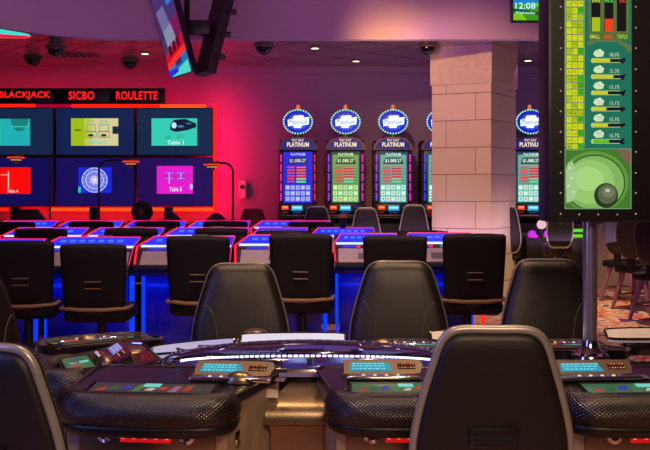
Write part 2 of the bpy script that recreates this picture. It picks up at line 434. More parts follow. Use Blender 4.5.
mb.tube([(.12*math.cos(2*PI*k/20), 0, zc+.12*math.sin(2*PI*k/20)) for k in range(20)], .026, PLASTIC, n=8, closed=True)
for k in range(8): mb.tube([(0,-.03,zc),(.12*math.cos(k*PI/4),-.03,zc+.12*math.sin(k*PI/4))], .018, PLASTIC, n=6)
mb.lathe([(.1,-.01),(.1,.01),(0,.01)], PLASTIC, n=20, M=Matrix.Translation((0,.02,zc)) @ Matrix.Rotation(PI/2,4,'X')); mb.lathe([(.035,-.01),(.035,.03),(0,.035)], REDSHADE, n=16, M=Matrix.Translation((0,-.03,zc)) @ Matrix.Rotation(PI/2,4,'X'))
mb.build('cage', t)
t = thing('table_lamp', 'small dark red shade lamp beside the wall dispenser', 'lamp', (X(253,11.8), 11.8, 0))
MB().lathe([(.14,0),(.14,.02),(.02,.04),(.02,.95)], PLASTIC).build('stand', t)
MB().lathe([(.18,Z(222,11.8)),(.12,Z(209,11.8)),(.02,Z(208.5,11.8))], REDSHADE).build('lamp_shade', t)
for px, w, lab in ((172, .3, 'dark heap of folded covers below the Table 5 screen'), (216, .34, 'dark heap of folded covers at the right end of the video wall')):
    o = thing('folded_cover', lab, 'cover', (X(px,11.7), 11.7, 0))
    MB().box((0,0,.43), (w,.4,.86), PLASTIC, bev=.03).build('stand', o)
    n = 9; vs = []
    mb = MB()
    mb.lathe([(w*.55,.86),(w*.5,.92),(w*.38,.96+.04*random.random()),(w*.2,1.03),(.02,1.05)], LEATHER, n=11, sy=.5).build('cloth', o)
# gooseneck camera lamps
def gooseneck(px, pyt, hx, D, lab, first=None):
    t = thing('gooseneck_lamp', lab, 'lamp', (X(px,D), D, 0), 0, 'gooseneck lamps over the game tables')
    zt = Z(pyt, D); s = 1 if hx > px else -1; L = abs(X(hx,D)-X(px,D))
    path = [(0,0,0.03),(0,0,zt-.12)]+[(s*.12*(1-math.cos(a)), 0, zt-.12+.12*math.sin(a)) for a in [k*PI/12 for k in range(1,7)]]+[(s*L, 0, zt)]
    MB().tube(path, .014, PLASTIC, n=8).build('arm', t)
    MB().lathe([(.15,0),(.15,.02),(.03,.04)], PLASTIC, n=20).build('base', t)
    h = MB(); h.lathe([(.09,.02),(.10,0),(.10,-.02),(.03,-.075),(.03,-.1),(0,-.1)], GUN, n=20, c=(s*L,0,zt)); hd = h.build('lamp_head', t)
    MB().lathe([(.102,-.008),(.106,-.016),(.102,-.024)], em(255,50,20,1.4), n=20, c=(s*L,0,zt-.005)).build('light_ring', hd)
    MB().lathe([(.07,-.06),(.05,-.07),(0,-.072)], em(255,190,120,1.0), n=14, c=(s*L,0,zt+.012)).build('lens', hd)
gooseneck(50, 156, 16, 11.3, 'gooseneck lamp arching left in front of the red screen')
gooseneck(99, 160, 131, 11.3, 'gooseneck lamp arching right with red ringed head')
gooseneck(233, 163, 212, 11.3, 'gooseneck lamp at the right end of the video wall')
# wall dispenser
t = thing('wall_dispenser', 'white and grey wall dispenser right of the red lit wall', 'dispenser', (X(243,YB), YB-.05, Z(198,YB)))
MB().box((0,0,.12), (.12,.1,.26), WHITEP, bev=.03, seg=3).build('housing', t)
MB().lathe([(.035,0),(.035,.02),(0,.02)], PLASTIC, n=16, M=Matrix.Translation((0,-.05,.16)) @ Matrix.Rotation(PI/2,4,'X')).build('button', t)

# ------------------------------------------------------------------ ceiling fittings
for px, py, lab in ((33,57,'black dome camera, leftmost on the tiled ceiling'),(56,47,'black dome camera, upper one of the close pair at upper left'),(130,60,'black dome camera above the Table 1 screen, left of hanging screens'),(264,45,'black dome camera right of the hanging screens'),(428,45,'black dome camera touching the column cap')):
    D = (ZC-CAMH)*F/(HY-py)
    o = thing('dome_camera', lab, 'camera', (X(px,D), D, ZC+.004), 0, 'dome cameras on the tiled ceiling')
    MB().lathe([(.12,0),(.125,-.02),(.105,-.035)], GUN, n=24).build('ring', o)
    MB().lathe([(.1,-.03)]+[(.1*math.cos(a), -.03-.1*math.sin(a)) for a in [k*PI/12 for k in range(1,7)]], mat('smoked_dome', (10,8,14), .12, coat=.6), n=24).build('dome', o)
for px, py, lab in ((145,53,'small bright downlight left of the hanging screens'),(315,47.5,'small bright downlight left of centre on the tiled ceiling'),(356,60.5,'small bright downlight above the slot machines'),(528,60,'small bright downlight right of the column')):
    D = (ZC-CAMH)*F/(HY-py)
    o = thing('downlight', lab, 'light', (X(px,D), D, ZC), 0, 'downlights in the tiled ceiling')
    MB().lathe([(.055,0),(.068,-.004),(.068,-.012),(.048,-.012)], BEZEL, n=20).build('trim_ring', o)
    MB().lathe([(.047,-.006),(.047,-.014),(0,-.014)], em(255,235,190,2.2), n=20).build('lamp', o)
o = thing('air_vent', 'slotted air vent between two dome cameras', 'vent', (X(72,11.6), 11.65, ZC))
MB().box((0,0,-.005), (.62,.3,.01), BEZEL).build('frame', o)
mb = MB()
for k in range(6): mb.box((-.22+k*.088,0,-.012), (.03,.2,.006), DARKHOLE)
mb.build('slots', o)
# light box upper left
D = 9.2
t = thing('light_box', 'cyan and red light box under the upper left ceiling edge', 'sign', (X(0,D), D, ZC-.02-.16))
a = P(-30,24,D)-t.location; b2 = P(28,34,D)-t.location; c_ = P(30,36.2,D)-t.location; d = P(-30,32.5,D)-t.location; f = P(26,38,D)-t.location; g = P(-30,37,D)-t.location
p2 = lambda v: (v.x, v.z)
MB().prism([p2(a),p2(b2),p2(c_),p2(d)][::-1], -.02, .04, em(60,225,215), axis='y').build('cyan_panel', t, smooth=False)
MB().prism([p2(d),p2(c_),p2(f),p2(g)][::-1], -.018, .04, em(235,20,60), axis='y').build('red_panel', t, smooth=False)
MB().box((-.1,.2,.06), (.2,.34,.02), GUN).build('hanger', t)

# clock screen
D = 9.6
a = P(510,-45,D); b2 = P(575,23,D)
t = thing('clock_screen', 'hanging screen showing time 12:08 on a green landscape', 'screen', ((a.x+b2.x)/2, D, b2.z), math.radians(4))
w = b2.x-a.x; h = a.z-b2.z
MB().box((0,0,h/2), (w,.07,h), PLASTIC, bev=.006).build('housing', t)
p = Pic((-w/2+.02,-.036,h-.02), (w-.04,0,0), (0,0,-(h-.04)), 62, 66)
p.rect(0,0,62,66, em(20,130,200)); p.rect(0,0,62,44, em(30,100,215), 2); p.poly([(0,52),(8,48),(26,51),(62,46),(62,66),(0,66)], em(60,150,20), 3)
p.poly([(0,54),(30,58),(62,52),(62,56),(30,61),(0,58)], em(15,80,60), 4); p.poly([(0,60),(8,58),(14,66),(0,66)], em(120,200,20), 5); p.ell(26,50,5,2,em(110,200,30),5)
p.text('12:08', 2, 48, 22.5, 54.5, em(190,250,255), 7); p.text('Wednesday', 2, 57, 22.5, 60.5, em(190,245,230), 7); p.text('Welcome', 5, 38, 28, 43, em(150,240,255), 7) if False else None
p.rect(4,40,26,42.5, em(90,220,240), 6)
p.build('display', t)
MB().tube([(0,.02,h),(0,.02,ZH-b2.z)], .025, PLASTIC, n=10).build('hanging_pole', t)

# hanging pair of screens
t = thing('hanging_screens', 'pair of back to back screens hung in a V from ceiling', 'screen', (X(188,9.6), 9.6, 2.55))
O = t.location.copy()
N = P(193,71.5,9.4); Fp = P(171,78.5,10.0); upv = Vector((-.215,-.05,.86)); upv2 = upv*1.7
face = [Fp-O, N-O, N-O+upv2, Fp-O+upv2]
nrm = (face[1]-face[0]).cross(face[3]-face[0]).normalized()
if nrm.dot(-Fp) < 0: nrm = -nrm
mb = MB(); bk = [v-nrm*.06 for v in face]
ctr = sum(face, Vector())/4
mb.add(face+bk, [(0,1,2,3),(4,5,6,7),(0,1,5,4),(1,2,6,5),(2,3,7,6),(3,0,4,7)], PLASTIC); mb.build('housing', t, smooth=False)
p = Pic(face[3]+nrm*.002+(face[0]-face[3])*.0, face[2]-face[3], face[0]-face[3], 20, 136, step=.0012)
if p.n.dot(nrm) < 0: p.n = -p.n
yy = lambda y: 136-(78-y)*1.0
def pl(pts, c, L): p.poly([(x, yy(y)) for x, y in pts], em(*c), L)
p.rect(.7,1.0,19.3,135, em(70,55,110), 1)
pl([(0.7,0),(19.3,0),(19.3,35),(.7,40)], (62,48,105), 2); pl([(2,12),(9,8),(12,30),(4,34)], (110,100,150), 3); pl([(12,2),(16,0),(17,8),(13,10)], (30,110,220), 3)
pl([(4,32),(13,26),(15,48),(5,55)], (130,140,165), 3); pl([(12,26),(19.3,18),(19.3,50),(15,52)], (120,20,80), 4); pl([(.7,56),(19.3,38),(19.3,58),(.7,68)], (200,15,40), 4)
for k in range(3): pl([(5+k*4,48-k*3),(8+k*4,46-k*3),(8+k*4,56-k*3),(5+k*4,58-k*3)], (90,8,30), 5)
pl([(.7,64),(19.3,50),(19.3,56),(.7,70)], (255,45,35), 6); pl([(.7,70),(19.3,56),(19.3,67),(.7,75)], (30,110,175), 5); pl([(8,64),(14,60),(14,66),(8,69)], (20,50,120), 6)
pl([(.7,71),(9,70),(10,76.5),(.7,77)], (15,40,225), 7); pl([(10,71),(19.3,65),(19.3,77.3),(2,77.3),(9,74)], (70,215,205), 8)
p.build('display', t)
N2 = P(207,71,9.35); F2 = P(194,75,9.75); upw = Vector((.22,-.03,.86))*1.7
fb = [F2-O, N2-O, N2-O+upw, F2-O+upw]; n2 = (fb[1]-fb[0]).cross(fb[3]-fb[0]).normalized()
mb = MB(); bk = [v-n2*.1 for v in fb]
mb.add(fb+bk, [(0,1,2,3),(4,5,6,7),(0,1,5,4),(1,2,6,5),(2,3,7,6),(3,0,4,7)], mat('screen_back_brown', (44,34,32), .5)); mb.build('rear_housing', t, smooth=False)
for k in range(4):
    q = fb[1]+(fb[2]-fb[1])*(.12+.16*k)-n2*.105; MB().box(q, (.1,.1,.05), PLASTIC, bev=.01).build('rear_connector', t)
MB().tube([P(187,36,9.65)-O, (P(187,36,9.65).x-O.x, .05, ZH-O.z)], .03, PLASTIC, n=10).build('pole', t)
a = P(178,28,9.6)-O; b2 = P(212,28,9.7)-O
MB().box((a+b2)/2, ((b2-a).length,.12,.16), PLASTIC, bev=.01).build('bracket', t)

# ------------------------------------------------------------------ slot machines
DS = 12.0
def slot_pic_main(p, blue):
    W, H = 36, 54
    if blue: bg, cell, hi = (38,38,215), (120,130,245), (200,205,255)
    else: bg, cell, hi = (30,70,60), (150,215,130), (215,250,190)
    if blue == 2: bg, cell, hi = (25,75,95), (150,225,205), (225,255,245)
    p.rect(0,0,W,H, em(*bg), 0)
    if not blue or blue == 2: p.rect(2,3,W-2,H-1, em(*[int(c*.75) for c in cell]), 1)
    p.text('PLATINUM', 9,1.2,27,4, em(*hi), 3)
    p.poly([(8,6),(28,6),(31,13),(5,13)], em(*[c//3 for c in cell]), 2)
    p.text('$1,088.27', 8,7.4,28,11.6, em(*hi), 4)
    for r in range(6):
        y = 15.5+r*3
        p.rect(5,y,14,y+1.6, em(235,70,70), 3); p.rect(16,y,28,y+2.2, em(205,50,75) if r < 4 else em(80,200,150), 3)
        p.rect(16.5,y+.5,27.5,y+1, em(255,170,140), 4)
        p.rect(3,y+2.3,33,y+2.7, em(30,30,80), 3)
    for r in range(3):
        for c in range(5):
            x0, y0 = 2.5+c*6.3, 35+r*6
            p.rect(x0,y0,x0+5.6,y0+5.2, em(*cell), 3); p.rect(x0+.8,y0+1,x0+4.8,y0+4.2, em(*hi), 4)
            if (r*5+c) % 3: p.rect(x0+1.8,y0+1.8,x0+4,y0+3.4, em(235,60,60) if blue != 1 and (r+c) % 2 else em(60,120,190), 5)
def slot(px, blue, led, label, src=None):
    t = thing('slot_machine', label, 'slot machine', (X(px,DS), DS, 0), 0, 'slot machines along the back wall')
    k = DS/F
    # body side profile
    body = MB()
    prof = [(.0-.02,0),(.5,0),(.5,2.0),(.16,2.02),(.07,1.92),(.04,1.13),(-.16,1.06),(-.18,.98),(-.02,.9)]
    body.prism(prof, -.255, .255, PLASTIC, axis='x'); body.build('cabinet', t, smooth=False)
    # arch sign
    zt0, zt1 = Z(150,DS), Z(137,DS)
    arch = [(-.27,zt0),(.27,zt0),(.26,zt0+.07),(.19,zt1-.03),(.08,zt1),(-.08,zt1),(-.19,zt1-.03),(-.26,zt0+.07)]
    s = MB().prism(arch, -.03, .3, GUN, axis='y').build('arch', t, smooth=False)
    p = Pic((-.24,-.032,zt1-.015), (.48,0,0), (0,0,-(zt1-zt0-.03)), 36, 11)
    p.poly([(0,11),(36,11),(34,5),(27,1),(21,0),(15,0),(9,1),(2,5)], em(45,35,120), 1); p.text('PAY DAY', 12,.8,24,3.6, em(250,215,170), 3); p.text('PLATINUM', 7,4.4,29,9.0, em(255,235,190), 3, .03)
    p.build('lettering', s)
    # screen
    z0, z1 = Z(203,DS), Z(152,DS)
    MB().box((0,.0,(z0+z1)/2), (.475,.1,z1-z0+.03), PLASTIC, bev=.01).build('screen_bezel', t)
    p = Pic((-.195,-.056,z1), (.39,0,0), (0,0,-(z1-z0)), 36, 54, step=.0005); slot_pic_main(p, blue); p.build('display', t)
    for sx, c in ((-1, led[0]), (1, led[1])):
        mb = MB()
        for r in range(5):
            zz = z1-.04-r*(z1-z0-.04)/5
            mb.box((sx*.225,-.055,zz-.045), (.022,.02,.105), em(*c), bev=.004)
        mb.build('side_light', t)
    # button deck
    d = MB().box((0,-.13,1.04), (.5,.16,.08), GUN, bev=.015).build('button_deck', t)
    p = Pic((-.25,-.212,Z(204.5,DS-.1)), (.5,0,0), (0,0,-.13), 38, 10)
    MB().box((0,-.17,Z(209.5,DS-.1)), (.5,.08,.15), PLASTIC, bev=.01).build('button_panel', t)
    p.rect(3,1,10,5, em(255,80,30), 1); p.rect(4,2,9,2.8, em(255,200,150), 3); p.rect(13,.7,24,6, em(30,170,215), 1); p.rect(14,2,23,4, em(170,245,250), 3); p.rect(27,2,32,3, em(40,40,200), 1); p.rect(3,7,9,8.4, em(110,20,20), 1); p.rect(14,7.5,23,8.6, em(20,60,110), 1)
    p.build('button_display', t)
    # topper
    zc = Z(122,DS)
    tp = MB().tube([(0,.08,zt1-.02),(0,.08,zc-.1)], .06, GUN, n=10).build('topper_neck', t)
    rx, rz = 14.5*k, 12*k
    M = Matrix.Translation((0,.02,zc)) @ Matrix.Rotation(PI/2,4,'X')
    tb = MB().lathe([(0,-.09),(.8,-.09),(1,-.06),(1,.04),(.93,.06),(.9,.045),(0,.045)], GUN, n=32, sx=1, sy=1, M=M @ Matrix.Diagonal((rx,rz,1,1))).build('topper', t)
    p = Pic((-rx*.92,-.03,zc+rz*.92), (rx*1.84,0,0), (0,0,-rz*1.84), 26, 22)
    p.ell(13,11,13,11, em(20,30,190), 0, 28)
    pts = []
    for i in range(28):
        a = 2*PI*i/28; r = .78 if i % 2 else .9
        pts.append((13+13*r*math.cos(a)*.9, 11+11*r*math.sin(a)*.85))
    p.poly(pts, em(50,90,235), 1)
    p.poly([(3,9),(8,8),(9,5),(18,4.5),(19,7),(24,6),(23.5,13.5),(17,14.5),(16,17),(9.5,17),(8,14.5),(3.5,15.5)], em(235,245,255,1.3), 2)
    p.text('Platinum', 4.5,9,22,13.2, em(130,150,225), 4)
    p.build('topper_sign', tb)
    mb = MB()
    for i in range(32):
        a = 2*PI*i/32; mb.box((rx*.985*math.cos(a), -.045, zc+rz*.985*math.sin(a)), (.02,.02,.02), em(150,235,230,1.3), bev=.006)
    mb.build('topper_bulbs', tb)
    MB().lathe([(.025,zc+rz),(.028,zc+rz+.02),(.02,zc+rz+.07),(0,zc+rz+.075)], em(230,120,60,.9), n=12, c=(0,.03,0)).build('candle_lamp', t)
    return t
MG, VR, RD, BL = (225,40,190), (150,60,235), (235,25,55), (60,60,235)
slot(298, 1, (MG, RD), 'slot machine with deep blue screen, leftmost by the red lit wall')
slot(345.5, 0, (VR, MG), 'slot machine with green screen, second from the left')
slot(393, 2, (VR, MG), 'slot machine with pale teal screen, third from the left')
slot(441, 2, (BL, MG), 'slot machine half hidden behind the left side of column')
slot(530, 2, (MG, MG), 'slot machine just right of the column')
slot(578, 0, (VR, MG), 'slot machine behind the chrome pole, only its base showing')

# ------------------------------------------------------------------ chairs
def catmull(pts, n=6, closed=True):
    out = []; N = len(pts)
    for i in range(N if closed else N-1):
        p0, p1, p2_, p3 = [Vector(pts[(i+d) % N] if closed else pts[max(0, min(N-1, i+d))]) for d in (-1,0,1,2)]
        for k in range(n):
            t = k/n
            out.append(.5*((2*p1)+(-p0+p2_)*t+(2*p0-5*p1+4*p2_-p3)*t*t+(-p0+3*p1-3*p2_+p3)*t*t*t))
    if not closed: out.append(Vector(pts[-1]))
    return out
def shield(W=.23, top=.97):
    h = [(.08,0),(.118,.01),(.143,.04),(.163,.1),(.187,.18),(.208,.27),(.217,.35),(.206,.43),(.16,.49),(.085,.5)]
    s = W/.23
    right = [(w*s, top-d) for w, d in h]
    pts = [(0, top)]+right+[(0, top-.5)]+[(-x, z) for x, z in right[::-1]]
    return catmull(pts, 4)
def pad(mb, outline, y0, depth, m, M, steps=((1,0),(.985,.45),(.93,.75),(.8,.9),(.5,.98),(.02,1))):
    c = Vector((0, sum(p.y for p in outline)/len(outline)))
    rings = []
    for s, d in steps:
        rings.append([(c.x+(p.x-c.x)*s, y0+depth*d, c.y+(p.y-c.y)*s) for p in outline])
    n = len(outline); vs = [v for r in rings for v in r]; fs = []
    for i in range(len(rings)-1):
        for k in range(n): fs.append([i*n+k, i*n+(k+1) % n, (i+1)*n+(k+1) % n, (i+1)*n+k])
    fs.append([(len(rings)-1)*n+k for k in range(n)]); fs.append(list(range(n))[::-1])
    mb.add(vs, fs, m, M)
def gaming_chair(label, group, stitched=True):
    t = thing('gaming_chair', label, 'chair', (0,0,0), 0, group)
    ol = shield()
    tilt = Matrix.Translation((0,-.2,.5)) @ Matrix.Rotation(math.radians(6),4,'X') @ Matrix.Translation((0,0,-.5))
    # Rotation about X by +6: top leans toward -y (backwards)
    mb = MB(); pad(mb, [p*1 for p in ol], 0, .055, LEATHER, tilt, ((1,-.02),(1.035,.12),(1.03,.4),(.97,.78),(.82,.93),(.5,.99),(.02,1)))
    back = mb.build('backrest', t, ang=50)
    mb = MB(); pad(mb, [Vector((p.x*.965, .72+(p.y-.72)*.965)) for p in ol], -.012, -.022, SHELL, tilt)
    sh = mb.build('back_shell', t, ang=50)
    MB().box((0,-.037,.675), (.135,.012,.062), PLASTIC, M=tilt, bev=.006).build('handle_frame', sh)
    MB().box((0,-.043,.672), (.1,.012,.03), DARKHOLE, M=tilt, bev=.004).build('handle_slot', sh)
    mb = MB(); mb.tube([(p.x,-.004,p.y) for p in ol], .013, RIM, n=10, closed=True, M=tilt, upv=(0,1,0)); mb.build('rim', t, ang=80)
    for sx in (-1,1):
        mb = MB()
        for dd in (0,.004):
            pth = catmull([(sx*(.16+dd),.05,.79),(sx*(.125+dd),.056,.74),(sx*(.105+dd),.059,.66),(sx*(.1+dd),.057,.56)], 5, False)
            mb.tube([(q.x,q.y,q.z) for q in [Vector(z) for z in pth]], .0017, THREAD, n=5, M=tilt)
        mb.build('stitching', back)
    so = catmull([(-.2,-.17),(.2,-.17),(.225,0),(.2,.15),(.12,.18),(-.12,.18),(-.2,.15),(-.225,0)], 4)
    mb = MB(); n = len(so); rings = [(.9,.39),(1,.41),(1.0,.46),(.95,.488),(.7,.497),(.05,.5)]
    vs = [(p.x*s, p.y*s, z) for s, z in rings for p in so]; fs = [list(range(n))[::-1], [(5*n)+k for k in range(n)]]
    for i in range(5):
        for k in range(n): fs.append([i*n+k, i*n+(k+1) % n, (i+1)*n+(k+1) % n, (i+1)*n+k])
    mb.add(vs, fs, LEATHER); mb.build('seat', t, ang=50)
    MB().box((0,-.195,.46), (.1,.03,.16), PLASTIC, bev=.01).build('back_bracket', t)
    MB().lathe([(.03,.02),(.03,.4)], CHROME, n=16).build('post', t)
    MB().lathe([(.21,0),(.21,.012),(.06,.03),(.035,.06)], CHROME, n=28).build('base', t)
    return t
def place(src, px, D, rz, label, group=None, scale=None, backy=.2):
    """px,D of the backrest; origin offset so that the backrest lands there"""
    bx, by = X(px, D), D
    ox = bx-(-math.sin(rz)*-backy) ; 
    # backrest local (0,-backy): world offset = R*(0,-backy) = (sin rz*backy, -cos rz*backy)
    l = (bx-math.sin(rz)*backy, by+math.cos(rz)*backy, 0)
    if src.get('_used'): return dup(src, l, rz, label, group, scale)
    src['_used'] = 1; src.location = l; src.rotation_euler = (0,0,rz); src['label'] = label
    if group: src['group'] = group
    if scale: src.scale = scale
    return src
gc = gaming_chair('x', 'gaming chairs around the roulette table')
place(gc, 490.5, 2.5, math.radians(-2), 'grey rimmed black chair seen from behind, nearest the camera, before the pole')
place(gc, -6, 2.42, math.radians(-12), 'grey rimmed black chair seen from behind at the lower left corner', scale=(1,1,.965))
place(gc, 240.5, 4.32, PI+.05, 'black leather chair facing camera across the roulette table, left one', scale=(1.04,1,1.015))
place(gc, 399, 4.32, PI-.06, 'black leather chair facing camera across the roulette table, middle one', scale=(1.06,1,1.025))
place(gc, 549, 4.32, PI-.03, 'black leather chair facing camera, right behind the chrome pole', scale=(1.03,1,1.035))
place(gc, -22, 4.0, math.radians(-125), 'bluish black leather chair cut off at left edge above grey rimmed chair', scale=(1,1,.98))
for px, top, lab in ((317,206.5,'dark rounded chair in front of the leftmost slot machine'),(366,208,'dark rounded chair in front of the second slot machine'),(414,205,'dark rounded chair between column and third slot machine'),(506,206,'dark rounded chair just right of the column')):
    D = 10.95 if px < 500 else 11.3
    place(gc, px, D, math.radians(random.uniform(-8,8)), lab, 'chairs at the slot machines', scale=(.86,.86,(CAMH-(top-HY)/F*D)/.97))

place(gc, 561, 10.6, .05, 'dark rounded high chair left of the chrome pole, below the tall screen', 'chairs at the slot machines', scale=(.72,.72,1.42))

def club_chair(label, group):
    t = thing('club_chair', label, 'chair', (0,0,0), 0, group)
    # backrest: rounded slab slightly wider at the top, thin bright crease near top
    ol = catmull([(0,1.0),(.2,1.0),(.238,.992),(.25,.97),(.245,.8),(.236,.6),(.228,.5),(.19,.47),(0,.47),(-.19,.47),(-.228,.5),(-.236,.6),(-.245,.8),(-.25,.97),(-.238,.992),(-.2,1.0)], 3)
    M = Matrix.Translation((0,-.23,.5)) @ Matrix.Rotation(math.radians(4),4,'X') @ Matrix.Translation((0,0,-.5))
    mb = MB(); pad(mb, ol, .0, .05, VINYL, M); pad(mb, ol, .0, -.035, VINYL, M, ((1,0),(.99,.5),(.96,.85),(.85,1),(.5,1),(.02,1)))
    bk = mb.build('backrest', t, ang=50)
    mb = MB(); mb.tube([(-.235,.0,.99),(-.1,-.004,.997),(.1,-.004,.997),(.235,.0,.99)], .011, LEATHER, n=8, M=M); mb.build('top_piping', bk)
    mb = MB(); mb.tube([(-.06,-.04,.705),(.06,-.04,.705),(.06,-.04,.65),(-.06,-.04,.65)], .007, mat('handle_brown', (110,85,65), .5), n=6, closed=True, M=M)
    mb.build('handle', bk)
    MB().box((0,0,.425), (.5,.44,.13), VINYL, bev=.05, seg=3).build('seat', t)
    mb = MB(); mb.tube([(-.255,-.1,.49),(-.25,-.24,.487),(-.09,-.29,.478),(.09,-.29,.478),(.25,-.24,.487),(.255,-.1,.49)], .015, mat('seat_piping_tan', (150,120,85), .5), n=8); mb.build('seat_piping', t)
    MB().box((0,-.21,.5), (.12,.03,.14), PLASTIC, bev=.01).build('back_bracket', t)
    MB().lathe([(.035,.02),(.035,.38)], PLASTIC, n=14).build('post', t)
    MB().lathe([(.2,0),(.2,.015),(.05,.03)], PLASTIC, n=24).build('base', t)
    return t
cc_ = club_chair('x', 'black chairs in the first terminal row')
G1 = 'black chairs in the first terminal row'; G2 = 'black chairs in the second terminal row'; G3 = 'black chairs in the third terminal row'
D1 = [(22,6.9,.1,.955,'boxy black chair at left edge in the first terminal row'),(94.5,6.75,0,.94,'boxy black chair in the first terminal row, second from left edge'),(199,6.95,-.1,.99,'boxy black chair in first row, partly behind the left leather chair'),
      (301,7.1,-.04,1,'boxy black chair in first row, between the two left leather chairs'),(395,7.0,-.08,.99,'boxy black chair in first row, rising behind the middle leather chair'),(473.5,7.0,.05,1.005,'boxy black chair directly in front of the column')]
for px, D, rz, zs, lab in D1: place(cc_, px, D, rz, lab, G1, (1,1,zs), backy=.23)
for px, D, lab in ((42,8.3,'leftmost black chair of the second terminal row'),(132,8.4,'black chair of second row, between first row chairs two and three'),(222,8.4,'black chair of the second row above the left leather chair'),(283,8.35,'black chair of the second row above first row chair by gap'),(418,8.4,'black chair of the second row, nearest the column')):
    place(cc_, px, D, random.uniform(-.08,.08), lab, G2, (1,1,.99 if px < 250 else .97), backy=.23)
for px, D, lab in ((14,9.75,'leftmost black chair of the third terminal row'),(92,9.9,'second black chair from left in the third terminal row'),(158,10.0,'black chair of the third row below the Table 5 screen'),(226,10.0,'black chair of the third row below the right gooseneck lamp'),(311,9.75,'black chair of the third row before leftmost slot machine')):
    place(cc_, px, D, random.uniform(-.08,.08), lab, G3, (1,1,1.0), backy=.23)

# slim chairs at right
def slim_chair(px, D, label):
    t = thing('side_chair', label, 'chair', (X(px,D), D, 0), math.radians(-48), 'oval backed chairs at the right edge')
    M = Matrix.Translation((0,-.2,.5)) @ Matrix.Rotation(math.radians(8),4,'X') @ Matrix.Translation((0,0,-.5))
    ol = catmull([(0,1.1),(.1,1.06),(.15,.88),(.13,.7),(.08,.6),(0,.58),(-.08,.6),(-.13,.7),(-.15,.88),(-.1,1.06)], 4)
    mb = MB(); pad(mb, ol, 0, .04, LEATHER, M); pad(mb, ol, 0, -.03, LEATHER, M); mb.build('backrest', t, ang=50)
    MB().box((0,0,.46), (.42,.42,.08), VINYL, bev=.03, seg=3).build('seat', t)
    MB().box((0,-.2,.52), (.08,.03,.14), PLASTIC).build('back_bracket', t)
    for sx in (-1,1):
        for sy in (-1,1):
            MB().tube([(sx*.13,sy*.13,.43),(sx*.22,sy*.22,.0)], [.032,.018], PINKWOOD, n=8).build('leg', t)
    mb = MB(); mb.tube([(.18*math.cos(k*PI/2+PI/4)*1.45,.18*math.sin(k*PI/2+PI/4)*1.45,.16) for k in range(4)], .012, BEZEL, n=6, closed=True); mb.build('foot_rail', t)
slim_chair(626, 10.85, 'oval backed chair with pink legs, left of three by right edge')
slim_chair(640, 10.1, 'oval backed chair with pink legs, middle of three by right edge')
slim_chair(660, 9.25, 'oval backed chair with pink legs cut by the right edge')
# low counter behind pole
t = thing('wall_counter', 'cream painted low counter standing at the far right wall', 'counter', (X(618,12.5), 12.5, 0))
MB().box((0,0,.45), (.8,.4,.9), CREAMW, bev=.01).build('body', t)
MB().box((0,0,.93), (.9,.5,.05), PLASTIC, bev=.01).build('top', t)
# green bin beside column
o = MB().lathe([(.12,0),(.13,.02),(.15,.75),(.155,.78),(.14,.79),(0,.8)], mat('olive_green', (52,66,24), .5), n=4, M=Matrix.Rotation(PI/4,4,'Z') @ Matrix.Diagonal((.7,.7,1,1))).build('waste_bin', loc=(X(524.5,11.62), 11.64, 0))
tag(o, 'olive green square bin at the foot of the column', 'bin')
# coloured lit novelty items (button lights) on the right machines
t = thing('glowing_console', 'small console with glowing purple buttons right of the column', 'machine', (X(540,11.5), 11.5, 0))
MB().prism([(-.12,0),(.12,0),(.12,.7),(.0,.78),(-.12,.72)], -.2, .2, PLASTIC, axis='x').build('body', t)
for dx in (-.1, .1):
    MB().lathe([(.085,.0),(.09,.02),(.05,.05),(.04,.09),(0,.1)], em(215,40,235), n=16, c=(dx,0,.73)).build('purple_button', t)
MB().lathe([(.055,-.02),(.062,0),(.055,.02),(0,.02)], em(235,190,205), n=20, M=Matrix.Translation((.02,0,.905)) @ Matrix.Rotation(PI/2,4,'X')).build('round_light', t)
MB().tube([(.02,0,.76),(.02,0,.9)], .02, PLASTIC, n=8).build('stalk', t)
t = thing('green_console', 'small console with glowing green strips behind chrome pole', 'machine', (X(577,11.5), 11.5, 0))
MB().box((0,0,.37), (.3,.22,.74), PLASTIC, bev=.02).build('body', t)
for z in (.76,.83): MB().box((0,-.02,z), (.2,.12,.035), em(90,225,30), bev=.01).build('green_strip', t)
MB().box((0,.05,.79), (.24,.04,.12), PLASTIC).build('strip_holder', t)

